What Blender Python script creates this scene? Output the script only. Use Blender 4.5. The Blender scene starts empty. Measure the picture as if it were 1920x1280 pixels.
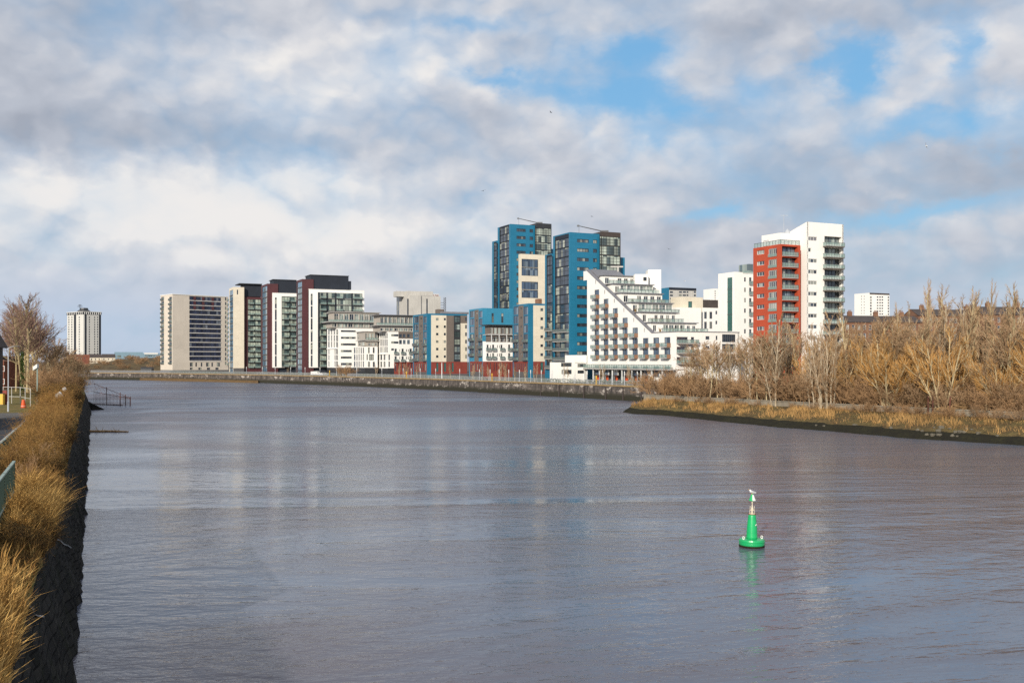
import bpy, math, random
from mathutils import Vector
C = bpy.context.scene.collection
scene = bpy.context.scene
PI = math.pi
# ------------------------------------------------------------------ camera constants (metres, camera above the river at the origin)
FPX, CAMH, HZ, CX = 1866.7, 11.5, 677.0, 960.0
def PX(px, Y): return (px-CX)/FPX*Y
def PZ(py, Y): return CAMH-(py-HZ)/FPX*Y
def at(px, Y, z=0.0): return (PX(px, Y), Y, z)
QZ = 4.4                      # level of the far quay

# ------------------------------------------------------------------ mesh builder
class MB:
    def __init__(s): s.v=[]; s.f=[]; s.m=[]
    def quad(s, a, b, c, d, mi=0):
        i=len(s.v); s.v += [a,b,c,d]; s.f.append((i,i+1,i+2,i+3)); s.m.append(mi)
    def tri(s, a, b, c, mi=0):
        i=len(s.v); s.v += [a,b,c]; s.f.append((i,i+1,i+2)); s.m.append(mi)
    def poly(s, pts, mi=0):
        i=len(s.v); s.v += list(pts); s.f.append(tuple(range(i,i+len(pts)))); s.m.append(mi)
    def hexa(s, p, mi=0):          # p: 4 bottom (counter-clockwise from above), 4 top
        i=len(s.v); s.v += list(p)
        for q in ((3,2,1,0),(4,5,6,7),(0,1,5,4),(1,2,6,5),(2,3,7,6),(3,0,4,7)):
            s.f.append(tuple(i+k for k in q)); s.m.append(mi)
    def box(s, x0,x1,y0,y1,z0,z1,mi=0):
        s.hexa([(x0,y0,z0),(x1,y0,z0),(x1,y1,z0),(x0,y1,z0),(x0,y0,z1),(x1,y0,z1),(x1,y1,z1),(x0,y1,z1)],mi)
    def prism(s, plan, z0, z1, mi=0):   # plan counter-clockwise from above
        n=len(plan); i=len(s.v)
        s.v += [(x,y,z0) for x,y in plan]+[(x,y,z1) for x,y in plan]
        for k in range(n):
            j=(k+1)%n; s.f.append((i+k,i+j,i+n+j,i+n+k)); s.m.append(mi)
        s.f.append(tuple(i+n+k for k in range(n))); s.m.append(mi)
        s.f.append(tuple(i+k for k in reversed(range(n)))); s.m.append(mi)
    def fbox(s, fc, u0,u1,z0,z1,d0,d1,mi=0):
        P=fc.pt
        s.hexa([P(u0,d1,z0),P(u1,d1,z0),P(u1,d0,z0),P(u0,d0,z0),P(u0,d1,z1),P(u1,d1,z1),P(u1,d0,z1),P(u0,d0,z1)],mi)
    def tube(s, pts, rad, n=6, mi=0, cap=False):
        i0=len(s.v); k=len(pts)
        for j,p in enumerate(pts):
            p=Vector(p)
            t=(Vector(pts[min(j+1,k-1)])-Vector(pts[max(j-1,0)]))
            t = t.normalized() if t.length>1e-9 else Vector((0,0,1))
            a = t.cross(Vector((0,0,1)) if abs(t.z)<0.9 else Vector((1,0,0))).normalized(); b=t.cross(a)
            r = rad[j] if isinstance(rad,(list,tuple)) else rad
            for q in range(n):
                w=2*PI*q/n; s.v.append(tuple(p+a*(math.cos(w)*r)+b*(math.sin(w)*r)))
        for j in range(k-1):
            for q in range(n):
                q2=(q+1)%n
                s.f.append((i0+j*n+q, i0+j*n+q2, i0+(j+1)*n+q2, i0+(j+1)*n+q)); s.m.append(mi)
        if cap:
            s.f.append(tuple(i0+(k-1)*n+q for q in range(n))); s.m.append(mi)
            s.f.append(tuple(i0+q for q in reversed(range(n)))); s.m.append(mi)
    def lathe(s, prof, n=24, mi=0, c=(0,0)):
        i0=len(s.v)
        for r,z in prof:
            for q in range(n):
                w=2*PI*q/n; s.v.append((c[0]+r*math.cos(w), c[1]+r*math.sin(w), z))
        for j in range(len(prof)-1):
            for q in range(n):
                q2=(q+1)%n
                s.f.append((i0+j*n+q, i0+j*n+q2, i0+(j+1)*n+q2, i0+(j+1)*n+q)); s.m.append(mi)
        s.f.append(tuple(i0+(len(prof)-1)*n+q for q in range(n))); s.m.append(mi)
        s.f.append(tuple(i0+q for q in reversed(range(n)))); s.m.append(mi)
    def mesh(s, name, mats, org=(0,0,0), smooth=False, uv=True):
        me=bpy.data.meshes.new(name)
        ox,oy,oz=org
        vs=[(x-ox,y-oy,z-oz) for x,y,z in s.v] if org!=(0,0,0) else s.v
        me.from_pydata(vs,[],s.f)
        for m in (mats if isinstance(mats,(list,tuple)) else [mats]): me.materials.append(m)
        if any(s.m): me.polygons.foreach_set('material_index', s.m)
        if smooth: me.polygons.foreach_set('use_smooth',[True]*len(s.f))
        if uv:
            L=me.uv_layers.new(name='UVMap'); out=[]
            me.update()
            for p in me.polygons:
                n=p.normal
                if abs(n.z)>0.8:
                    for vi in p.vertices: out += [vs[vi][0],vs[vi][1]]
                else:
                    h=math.hypot(n.x,n.y) or 1; ax,ay=-n.y/h,n.x/h
                    for vi in p.vertices: out += [vs[vi][0]*ax+vs[vi][1]*ay, vs[vi][2]]
            L.data.foreach_set('uv',out)
        me.update()
        return me

def empty(name, label, cat, loc=(0,0,0), group=None, rz=0):
    o=bpy.data.objects.new(name,None); C.objects.link(o); o.location=loc; o.rotation_euler=(0,0,rz)
    o.empty_display_size=0.5
    o['label']=label; o['category']=cat
    if group: o['group']=group
    return o
def link(name, me, parent=None, loc=(0,0,0), rz=0):
    o=bpy.data.objects.new(name,me); C.objects.link(o); o.location=loc; o.rotation_euler=(0,0,rz)
    if parent: o.parent=parent
    return o
def obj(name, mb, mats, parent=None, org=None, smooth=False, uv=True):
    """mesh object; mb in world coordinates when org is given (the thing's base)"""
    org = tuple(org) if org is not None else (0,0,0)
    me=mb.mesh(name, mats, org, smooth, uv)
    return link(name, me, parent, (0,0,0) if parent else org)
def tag(o, label, cat, group=None):
    o['label']=label; o['category']=cat
    if group: o['group']=group
    return o
def kind(o, k): o['kind']=k; return o
def copy_tree(o, parent=None):
    c=o.copy(); C.objects.link(c)
    if parent: c.parent=parent
    for ch in list(o.children): copy_tree(ch, c)
    return c

# ------------------------------------------------------------------ node helpers
def newmat(name):
    m=bpy.data.materials.new(name); m.use_nodes=True
    nt=m.node_tree; nt.nodes.clear()
    out=nt.nodes.new('ShaderNodeOutputMaterial'); b=nt.nodes.new('ShaderNodeBsdfPrincipled')
    nt.links.new(b.outputs[0], out.inputs[0])
    return m, nt, b
class NG:
    def __init__(s, nt): s.nt=nt
    def _in(s, sock, v):
        if isinstance(v, bpy.types.NodeSocket): s.nt.links.new(v, sock)
        elif v is not None: sock.default_value = v
    def math(s, op, a, b=None, c=None, clamp=False):
        n=s.nt.nodes.new('ShaderNodeMath'); n.operation=op; n.use_clamp=clamp
        for i,v in enumerate((a,b,c)): s._in(n.inputs[i], v)
        return n.outputs[0]
    def vmath(s, op, a, b=None):
        n=s.nt.nodes.new('ShaderNodeVectorMath'); n.operation=op
        s._in(n.inputs[0],a); s._in(n.inputs[1],b)
        return n.outputs['Value'] if op in('LENGTH','DOT_PRODUCT','DISTANCE') else n.outputs[0]
    def noise(s, vec, scale, detail=4, rough=0.5, dist=0.0, color=False):
        n=s.nt.nodes.new('ShaderNodeTexNoise'); s._in(n.inputs['Vector'],vec)
        n.inputs['Scale'].default_value=scale; n.inputs['Detail'].default_value=detail
        n.inputs['Roughness'].default_value=rough; n.inputs['Distortion'].default_value=dist
        return n.outputs['Color' if color else 'Fac']
    def mix(s, f, a, b, mode='MIX'):
        n=s.nt.nodes.new('ShaderNodeMix'); n.data_type='RGBA'; n.blend_type=mode
        s._in(n.inputs[0],f); s._in(n.inputs[6],a); s._in(n.inputs[7],b)
        return n.outputs[2]
    def ramp(s, f, lo, hi, a=0.0, b=1.0, smooth=False):
        n=s.nt.nodes.new('ShaderNodeMapRange'); n.interpolation_type='SMOOTHSTEP' if smooth else 'LINEAR'
        s._in(n.inputs[0],f)
        for i,v in enumerate((lo,hi,a,b)): s._in(n.inputs[i+1], v)
        return n.outputs[0]
    def uv(s):
        n=s.nt.nodes.new('ShaderNodeUVMap'); n.uv_map='UVMap'; return n.outputs[0]
    def pos(s): return s.nt.nodes.new('ShaderNodeNewGeometry').outputs['Position']
    def objco(s): return s.nt.nodes.new('ShaderNodeTexCoord').outputs['Object']
    def rand(s): return s.nt.nodes.new('ShaderNodeObjectInfo').outputs['Random']
    def comb(s,x,y,z):
        n=s.nt.nodes.new('ShaderNodeCombineXYZ')
        for i,v in enumerate((x,y,z)): s._in(n.inputs[i],v)
        return n.outputs[0]
    def sep(s,v):
        n=s.nt.nodes.new('ShaderNodeSeparateXYZ'); s._in(n.inputs[0],v); return n.outputs
    def bump(s,h,strength,dist=1.0):
        n=s.nt.nodes.new('ShaderNodeBump'); s._in(n.inputs['Height'],h); s._in(n.inputs['Strength'],strength); n.inputs['Distance'].default_value=dist
        return n.outputs[0]
def c4(c): return (c[0],c[1],c[2],1.0)
def paint(name, col, rough=0.6, var=0.10, scale=0.25, panel=None, streak=0.0, metal=0.0, spec=0.5):
    """weathered plain surface: mottling, rain streaks and, where the cladding has them, panel joints"""
    m,nt,b=newmat(name); g=NG(nt); uv=g.uv()
    n=g.noise(uv, scale, 5, 0.6)
    f=g.ramp(n,0.3,0.7,1-var,1+var*0.6)
    if streak:
        sp=g.sep(uv); sv=g.comb(g.math('MULTIPLY',sp[0],1.3),g.math('MULTIPLY',sp[1],0.07),0.0)
        st=g.noise(sv,1.0,4,0.65); f=g.math('MULTIPLY',f,g.ramp(st,0.45,0.8,1.0,1.0-streak))
    if panel:
        w,h,dk=panel
        bt=nt.nodes.new('ShaderNodeTexBrick'); nt.links.new(uv,bt.inputs['Vector'])
        bt.inputs['Scale'].default_value=1.0; bt.inputs['Brick Width'].default_value=w; bt.inputs['Row Height'].default_value=h
        bt.inputs['Mortar Size'].default_value=0.03; bt.inputs['Mortar Smooth'].default_value=0.2; bt.offset=0.0
        bt.inputs['Color1'].default_value=(1,1,1,1); bt.inputs['Color2'].default_value=(0.93,0.93,0.93,1); bt.inputs['Mortar'].default_value=(dk,dk,dk,1)
        col4=g.mix(1.0,c4(col),bt.outputs['Color'],'MULTIPLY')
    else: col4=c4(col)
    cc=g.comb(f,f,f)
    nt.links.new(g.mix(1.0,col4,cc,'MULTIPLY'), b.inputs['Base Color'])
    b.inputs['Roughness'].default_value=rough; b.inputs['Metallic'].default_value=metal
    b.inputs['Specular IOR Level'].default_value=spec
    return m
def glass(name, dark=(0.015,0.02,0.028), pale=(0.36,0.37,0.33), amount=0.3, spec=0.9, cell=1.1, rowh=2.6):
    """window panes: dark rooms, some with pale blinds or curtains drawn part way"""
    m,nt,b=newmat(name); g=NG(nt); uv=g.uv(); sp=g.sep(uv); r=g.rand()
    cu=g.math('FLOOR',g.math('DIVIDE',sp[0],cell)); cv=g.math('FLOOR',g.math('DIVIDE',sp[1],rowh))
    wn=nt.nodes.new('ShaderNodeTexWhiteNoise'); wn.noise_dimensions='3D'
    nt.links.new(g.comb(cu,cv,g.math('MULTIPLY',r,517.0)),wn.inputs['Vector'])
    w=wn.outputs['Value']; wc=g.sep(wn.outputs['Color'])
    on=g.math('LESS_THAN',w,amount)
    shade=g.ramp(wc[1],0,1,0.35,1.0)
    sh=g.comb(shade,shade,shade)
    cur=g.mix(1.0,c4(pale),sh,'MULTIPLY')
    dk=g.mix(wc[2],c4(dark),c4((dark[0]*2.6+0.01,dark[1]*2.6+0.012,dark[2]*2.6+0.015)))
    nt.links.new(g.mix(on,dk,cur),b.inputs['Base Color'])
    b.inputs['Roughness'].default_value=0.06; b.inputs['Specular IOR Level'].default_value=spec
    nn=g.noise(g.objco(),0.35,2,0.5); nt.links.new(g.bump(nn,0.06,0.4),b.inputs['Normal'])
    return m
# ------------------------------------------------------------------ materials
M={}
M['white']=paint('white_render',(0.84,0.82,0.77),0.75,0.04,0.15,streak=0.05)
M['pale_white']=paint('grey_white_render',(0.60,0.59,0.55),0.8,0.05,0.05)
M['whiteclad']=paint('white_cladding',(0.76,0.75,0.70),0.6,0.05,0.2,(3.0,1.55,0.86),streak=0.07)
M['cream']=paint('cream_cladding',(0.70,0.63,0.50),0.7,0.06,0.2,(2.4,1.1,0.88),streak=0.08)
M['beige']=paint('beige_concrete',(0.62,0.55,0.46),0.8,0.07,0.08,(6.0,3.0,0.9),streak=0.06)
M['pale_grey']=paint('pale_grey_concrete',(0.50,0.48,0.44),0.85,0.12,0.2,streak=0.2)
M['blue']=paint('blue_metal_cladding',(0.016,0.160,0.275),0.42,0.07,0.2,(1.8,1.05,0.72),spec=0.4)
M['bluelight']=paint('light_blue_cladding',(0.04,0.24,0.38),0.45,0.07,0.2,(1.6,1.0,0.78),spec=0.4)
M['maroon']=paint('maroon_cladding',(0.085,0.025,0.028),0.55,0.12,0.2,(1.2,1.5,0.75))
M['navy']=paint('dark_navy_cladding',(0.014,0.019,0.03),0.6,0.2,0.2,(1.2,3.2,0.7))
M['brown']=paint('brown_grey_cladding',(0.155,0.125,0.105),0.7,0.12,0.3,(1.2,0.7,0.85))
M['darkbrown']=paint('dark_brown_cladding',(0.06,0.045,0.038),0.6,0.15,0.3,(1.0,0.8,0.8))
M['red']=paint('red_terracotta_cladding',(0.46,0.070,0.026),0.6,0.10,0.2,(1.4,1.0,0.86))
M['brickred']=paint('dark_red_brick_base',(0.23,0.042,0.028),0.7,0.25,0.4,(0.9,0.6,0.85))
M['brick']=paint('old_red_brick',(0.22,0.075,0.045),0.85,0.25,0.5,(0.5,0.25,0.8))
M['sandstone']=paint('red_sandstone',(0.20,0.10,0.06),0.9,0.25,0.3,(0.9,0.4,0.85))
M['slate']=paint('dark_slate_roof',(0.07,0.055,0.05),0.8,0.25,0.4,(0.4,0.3,0.8))
M['greyroof']=paint('grey_metal_roof',(0.20,0.20,0.22),0.5,0.1,0.3,(0.6,9.0,0.75))
M['dark']=paint('dark_metal',(0.03,0.032,0.036),0.5,0.2,0.6)
M['frame']=paint('grey_window_frame',(0.10,0.105,0.115),0.5,0.1,0.6)
M['wframe']=paint('white_window_frame',(0.62,0.62,0.60),0.5,0.08,0.6)
M['galv']=paint('galvanised_steel',(0.42,0.44,0.47),0.5,0.12,1.0)
M['slab']=paint('concrete_slab',(0.40,0.38,0.36),0.8,0.15,0.5)
M['dslab']=paint('dark_slab_edge',(0.10,0.095,0.095),0.7,0.15,0.5)
M['copper']=paint('rust_brown_panel',(0.23,0.12,0.07),0.6,0.2,0.8)
M['taupe']=paint('taupe_penthouse_cladding',(0.40,0.36,0.31),0.7,0.08,0.3,(1.2,3.0,0.85))
M['paleroof']=paint('pale_roof_edge',(0.42,0.40,0.37),0.6,0.1,0.3)
M['orange']=paint('orange_red_panel',(0.62,0.09,0.02),0.55,0.1,0.6)
M['yellow']=paint('yellow_paint',(0.68,0.42,0.05),0.5,0.12,0.8)
M['teal']=paint('teal_glass_strip',(0.045,0.13,0.115),0.2,0.15,0.4,(3.0,3.2,0.6),spec=0.8)
M['glass']=glass('window_glass')
M['glassblue']=glass('blue_tinted_glass',(0.02,0.035,0.06),(0.20,0.26,0.32),0.28)
M['glassdark']=glass('dark_tower_glass',(0.016,0.022,0.032),(0.42,0.44,0.36),0.24,cell=1.4)
M['glassnight']=glass('dark_ribbon_glass',(0.010,0.013,0.028),(0.16,0.18,0.22),0.10,spec=0.35,cell=1.6)
M['glassgreen']=glass('greenish_tower_glass',(0.03,0.045,0.045),(0.46,0.52,0.44),0.62,cell=1.5)
M['glassstair']=glass('stair_tower_glass',(0.06,0.13,0.20),(0.22,0.34,0.42),0.5,cell=1.0,rowh=3.0)
M['glasspale']=glass('pale_glass',(0.05,0.065,0.07),(0.40,0.46,0.42),0.6,cell=1.2)
def clearglass(name,col):
    m,nt,b=newmat(name); b.inputs['Base Color'].default_value=c4(col); b.inputs['Roughness'].default_value=0.08
    b.inputs['Alpha'].default_value=0.42; b.inputs['Specular IOR Level'].default_value=0.8
    return m
M['balglass']=clearglass('balustrade_glass',(0.30,0.42,0.38))
# bark and twigs
def bark(name,c1,c2,rough=0.9,sc=3.0):
    m,nt,b=newmat(name); g=NG(nt); r=g.rand()
    n=g.noise(g.objco(),sc,4,0.6)
    col=g.mix(g.ramp(n,0.35,0.65),c4(c1),c4(c2))
    f=g.ramp(r,0,1,0.75,1.2)
    nt.links.new(g.mix(1.0,col,g.comb(f,f,f),'MULTIPLY'),b.inputs['Base Color']); b.inputs['Roughness'].default_value=rough
    b.inputs['Specular IOR Level'].default_value=0.2
    return m
M['birchbark']=bark('pale_birch_bark',(0.54,0.45,0.32),(0.28,0.22,0.15),sc=1.2)
M['greybark']=bark('olive_grey_bark',(0.50,0.41,0.25),(0.30,0.24,0.14),sc=1.5)
M['twig']=bark('brown_twigs',(0.40,0.265,0.15),(0.26,0.165,0.095),sc=0.5)
M['goldtwig']=bark('golden_willow_twigs',(0.56,0.31,0.10),(0.40,0.21,0.07),sc=0.5)
M['redtwig']=bark('reddish_twigs',(0.37,0.225,0.115),(0.24,0.145,0.078),sc=0.5)
M['shadetwig']=bark('shaded_thicket_twigs',(0.10,0.065,0.04),(0.06,0.04,0.028),sc=0.5)  # twig colour darkened to imitate the shaded inside of the thicket
M['leftbark']=bark('pale_yellow_bark',(0.52,0.42,0.24),(0.34,0.26,0.14),sc=1.2)  # pale yellow is the bark's own colour
M['lefttwig']=bark('pinkish_brown_twigs',(0.30,0.185,0.145),(0.20,0.12,0.095),sc=0.5)
M['bramble']=bark('bramble_stems',(0.30,0.17,0.05),(0.17,0.085,0.03),sc=1.0)
M['dryleaf']=bark('dry_leaves',(0.34,0.205,0.07),(0.15,0.10,0.04),sc=1.5)
M['ivy']=bark('ivy_leaves',(0.05,0.09,0.015),(0.03,0.055,0.012),sc=1.5)
M['darkleaf']=bark('dark_shade_leaves',(0.075,0.055,0.025),(0.035,0.03,0.015),sc=1.5)  # dark scrub leaves, also used as painted shade on the left bank
M['drygrass']=bark('dry_golden_grass',(0.72,0.46,0.16),(0.46,0.25,0.07),sc=0.9)
M['fargrass']=bark('bank_grass',(0.50,0.30,0.115),(0.24,0.14,0.055),sc=0.22)
M['rust']=bark('rusty_iron',(0.14,0.055,0.035),(0.07,0.035,0.03),sc=2.0)
M['wood']=bark('weathered_wood',(0.42,0.27,0.13),(0.25,0.15,0.07),sc=3.0)
# ------------------------------------------------------------------ sun and sky
SUN_AZ=math.atan2(-0.34,-0.94); SUN_EL=math.radians(21)
sd=bpy.data.lights.new('sun','SUN'); sd.energy=4.7; sd.angle=math.radians(0.6); sd.color=(1.0,0.92,0.80)
so=bpy.data.objects.new('sun',sd); C.objects.link(so)
sv=Vector((math.sin(SUN_AZ)*math.cos(SUN_EL), math.cos(SUN_AZ)*math.cos(SUN_EL), math.sin(SUN_EL)))
so.rotation_euler=sv.to_track_quat('Z','Y').to_euler(); so.location=sv*300
w=bpy.data.worlds.new('World'); scene.world=w; w.use_nodes=True
nt=w.node_tree; nt.nodes.clear(); g=NG(nt)
out=nt.nodes.new('ShaderNodeOutputWorld'); bg=nt.nodes.new('ShaderNodeBackground'); nt.links.new(bg.outputs[0],out.inputs[0])
bg.inputs[1].default_value=0.1
sky=nt.nodes.new('ShaderNodeTexSky'); sky.sky_type='NISHITA'; sky.sun_disc=False
sky.sun_elevation=SUN_EL; sky.sun_rotation=SUN_AZ%(2*PI); sky.air_density=1.3; sky.dust_density=0.6; sky.ozone_density=2.5
d=g.vmath('NORMALIZE',nt.nodes.new('ShaderNodeTexCoord').outputs['Generated'])
dx,dy,dz=g.sep(d)
az=g.math('ARCTAN2',dx,dy); el=g.math('ARCSINE',g.math('MAXIMUM',dz,0.0))
# cloud coordinates: one unit = 1000 photo pixels near the view axis, vertical stretched so that clouds flatten towards the horizon
qx=g.math('MULTIPLY',az,1.8667); qy=g.math('MULTIPLY',el,1.8667)
q=g.comb(qx,qy,0.0)
ql=g.comb(qx,g.math('MULTIPLY',qy,1.45),0.0)
warp1=g.noise(ql,3.2,6,0.62,color=True)
warp2=g.noise(ql,11.0,5,0.6,color=True)
wv=g.vmath('MULTIPLY',g.vmath('SUBTRACT',warp1,(0.5,0.5,0.5)),(0.30,0.16,0.0))
wv2=g.vmath('MULTIPLY',g.vmath('SUBTRACT',warp2,(0.5,0.5,0.5)),(0.09,0.06,0.0))
qw=g.vmath('ADD',g.vmath('ADD',q,wv),wv2)
def blobs(lst, vec):
    tot=None
    for px,py,rx,ry,wt in lst:
        cx=math.atan((px-960)/FPX)*1.8667; cy=math.atan((677-py)/FPX*math.cos(math.atan((px-960)/FPX)))*1.8667
        v=g.vmath('MULTIPLY',g.vmath('SUBTRACT',vec,(cx,cy,0)),(1000.0/rx,1000.0/ry,0.0))
        e=g.math('EXPONENT',g.math('MULTIPLY',g.vmath('DOT_PRODUCT',v,v),-0.9))
        e=g.math('MULTIPLY',e,wt)
        tot = e if tot is None else g.math('ADD',tot,e)
    return tot
HOLES=[(1185,85,90,32,1),(1130,170,110,40,1.0),(1275,185,80,28,.7),(1565,85,55,50,1),(1600,140,45,35,.8),(1790,105,40,55,.9),
       (1770,228,130,32,1.0),(1900,262,80,28,.8),(1320,412,90,20,.75),(1700,405,160,20,.8),(930,168,80,18,.8),(900,30,90,20,.6),(1440,150,40,30,.4),(1230,250,50,30,.5)]
DARK=[(200,250,360,70,.9),(480,255,180,40,.5),(1450,290,190,110,.9),(1500,385,190,50,.8),(1400,25,230,45,.8),(1830,340,170,70,.7),(1070,310,130,45,.45),
      (840,250,170,50,.45),(1750,520,260,55,.75),(120,560,260,60,.55),(1220,455,180,40,.5),(60,90,260,110,.6),(300,20,260,40,.5),(1780,20,130,40,.6),(1000,90,100,60,.3),(900,480,140,25,.3)]
LIGHT=[(600,130,260,55,.9),(730,65,120,35,.6),(430,200,200,55,.6),(190,395,150,45,1.0),(480,345,220,50,.9),(650,370,120,50,.5),(790,465,230,45,1.0),(60,345,120,40,.5),
       (1100,255,100,40,.6),(1000,355,110,38,.6),(1500,185,130,45,.8),(1280,300,100,45,.7),(1690,100,80,45,.5),(1840,60,80,40,.5),(330,440,320,55,.7),(1640,330,90,40,.35),(1600,450,200,30,.4)]
holes=blobs(HOLES,qw); dark=blobs(DARK,qw); light=blobs(LIGHT,qw)
def billow(v,sc,det=1.5):
    n=g.noise(v,sc,det,0.5); return g.math('ABSOLUTE',g.math('SUBTRACT',g.math('MULTIPLY',n,2.0),1.0))
def hfield(v):
    a=g.math('MULTIPLY',g.noise(v,2.6,3,0.5),1.0)
    a=g.math('ADD',a,g.math('MULTIPLY',billow(v,4.4),0.50)); a=g.math('ADD',a,g.math('MULTIPLY',billow(v,9.5),0.25))
    a=g.math('ADD',a,g.math('MULTIPLY',billow(v,21.0),0.09)); a=g.math('ADD',a,g.math('MULTIPLY',g.noise(v,30.0,5,0.55),0.09))
    return a
lw=g.vmath('ADD',ql,g.vmath('MULTIPLY',g.vmath('SUBTRACT',warp2,(0.5,0.5,0.5)),(0.05,0.05,0.0)))
h0=hfield(lw); h1=hfield(g.vmath('ADD',lw,(-0.018,0.045,0.0)))
cover=g.math('SUBTRACT',g.math('ADD',0.62,g.math('MULTIPLY',g.math('SUBTRACT',h0,0.78),0.75)),g.math('MULTIPLY',holes,0.40))
alpha=g.ramp(cover,0.06,0.64,0.0,1.0,True)
relief=g.math('MULTIPLY',g.math('SUBTRACT',h0,h1),1.25)
soft=g.math('MULTIPLY',g.math('SUBTRACT',g.noise(ql,1.7,4,0.5),0.5),0.5)
bright=g.math('ADD',g.math('ADD',g.math('ADD',0.575,relief),soft),g.math('SUBTRACT',g.math('MULTIPLY',light,0.36),g.math('MULTIPLY',dark,0.38)))
bright=g.ramp(bright,0.0,1.0,0.0,1.0,False)
cr=nt.nodes.new('ShaderNodeValToRGB'); nt.links.new(bright,cr.inputs[0])
els=cr.color_ramp.elements
els[0].position=0.0; els[0].color=(3.7,4.05,4.8,1); els[1].position=1.0; els[1].color=(8.6,8.4,8.25,1)
e=els.new(0.35); e.color=(4.9,5.25,6.0,1)
e=els.new(0.68); e.color=(6.6,6.75,7.2,1)
# low on the left the air is bluer; blue gaps are the clear sky itself
lowleft=blobs([(120,600,330,90,0.75),(260,640,500,60,.3),(1750,560,350,60,.4)],q)
cloud=g.mix(g.math('MINIMUM',lowleft,1.0),cr.outputs[0],(5.2,6.1,7.5,1))
clear=g.mix(0.62,sky.outputs[0],(1.7,4.8,8.5,1))
col=g.mix(alpha,clear,cloud)
nt.links.new(col,bg.inputs[0])
# ------------------------------------------------------------------ camera and view
cam=bpy.data.cameras.new('camera'); co=bpy.data.objects.new('camera',cam); C.objects.link(co)
co.location=(0,0,CAMH); co.rotation_euler=(math.radians(90),0,0); cam.lens=35.0; cam.sensor_width=36.0
cam.shift_y=37.0/1920; cam.clip_end=20000; cam.clip_start=0.5
scene.camera=co
scene.view_settings.view_transform='Standard'; scene.view_settings.look='None'; scene.view_settings.gamma=1.0; scene.view_settings.exposure=0.0
try:
    scene.cycles.use_denoising=False; scene.cycles.max_bounces=6; scene.cycles.diffuse_bounces=2; scene.cycles.glossy_bounces=3; scene.cycles.transparent_max_bounces=24; scene.cycles.transmission_bounces=2
except Exception: pass
# ------------------------------------------------------------------ water
m,nt,b=newmat('river_water'); g=NG(nt); p=g.pos(); sp=g.sep(p)
def stretch(ax,ay,ang=0.25):
    x=g.math('ADD',g.math('MULTIPLY',sp[0],math.cos(ang)),g.math('MULTIPLY',sp[1],math.sin(ang)))
    y=g.math('SUBTRACT',g.math('MULTIPLY',sp[1],math.cos(ang)),g.math('MULTIPLY',sp[0],math.sin(ang)))
    return g.comb(g.math('MULTIPLY',x,ax),g.math('MULTIPLY',y,ay),0.0)
rip=g.noise(stretch(2.2,3.3,0.2),1.0,3,0.6)            # ripples of some decimetres
chop=g.noise(stretch(0.75,1.25,-0.12),1.0,4,0.6,0.4)     # metre-long chop
swell=g.noise(stretch(0.07,0.18,0.05),1.0,4,0.6,0.7)    # long low swell
patch=g.noise(stretch(0.011,0.030,0.10),1.0,7,0.66,1.1)   # smoother and rougher lanes of water
pr=g.ramp(patch,0.40,0.60,0.0,1.0,True)
far=g.ramp(sp[1],230.0,480.0,0.0,1.0,True)
lane=g.ramp(pr,0,1,0.32,1.5)
mid=g.noise(stretch(0.27,0.50,0.12),1.0,4,0.6,0.5)       # wavelets of a few metres
fw1=g.noise(stretch(0.05,0.10,0.1),1.0,5,0.65,0.5)      # wind waves on the open reach
small=g.math('MULTIPLY',g.math('ADD',g.math('ADD',g.math('MULTIPLY',rip,0.018),g.math('MULTIPLY',chop,0.05)),g.math('MULTIPLY',mid,0.085)),lane)
hgt=g.math('ADD',small,g.math('MULTIPLY',swell,0.10))
hgt=g.math('ADD',g.math('MULTIPLY',hgt,g.ramp(far,0,1,1.0,3.0)),g.math('MULTIPLY',fw1,g.ramp(sp[1],90.0,420.0,0.0,1.5,True)))
nt.links.new(g.bump(hgt,1.0,1.0),b.inputs['Normal'])
wc=g.mix(pr,c4((0.118,0.144,0.196)),c4((0.108,0.098,0.118))); nt.links.new(wc,b.inputs['Base Color'])
rg=g.math('ADD',g.ramp(sp[1],65.0,230.0,0.05,0.36),g.math('MULTIPLY',pr,0.08)); nt.links.new(rg,b.inputs['Roughness']); b.inputs['IOR'].default_value=1.333; b.inputs['Specular IOR Level'].default_value=0.5
M['water']=m
mb=MB(); mb.quad((-3000,-200,0),(3000,-200,0),(3000,4000,0),(-3000,4000,0))
kind(obj('water',mb,M['water'],uv=False),'structure')

# ------------------------------------------------------------------ ground materials
def earth(name,c1,c2,c3,sc=0.15,bump=0.5):
    m,nt,b=newmat(name); g=NG(nt); p=g.pos()
    n=g.noise(p,sc,6,0.6); n2=g.noise(p,sc*7,5,0.65)
    col=g.mix(g.ramp(n,0.35,0.65),c4(c1),c4(c2)); col=g.mix(g.ramp(n2,0.45,0.7),col,c4(c3))
    nt.links.new(col,b.inputs['Base Color']); b.inputs['Roughness'].default_value=0.95; b.inputs['Specular IOR Level'].default_value=0.15
    nt.links.new(g.bump(n2,bump,0.3),b.inputs['Normal'])
    return m
M['paving']=earth('quay_paving',(0.10,0.095,0.09),(0.14,0.13,0.12),(0.07,0.068,0.065))
M['soil']=earth('brown_soil',(0.10,0.065,0.035),(0.15,0.10,0.045),(0.055,0.04,0.025),0.2)
M['mud']=earth('dark_mud',(0.020,0.018,0.012),(0.030,0.028,0.014),(0.012,0.011,0.009),0.4)
M['turf']=earth('winter_turf',(0.13,0.12,0.03),(0.20,0.14,0.05),(0.09,0.075,0.03),0.15)
M['scrubhill']=earth('scrub_hillside',(0.10,0.065,0.035),(0.135,0.10,0.045),(0.05,0.035,0.022),0.03,1.0)
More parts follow.
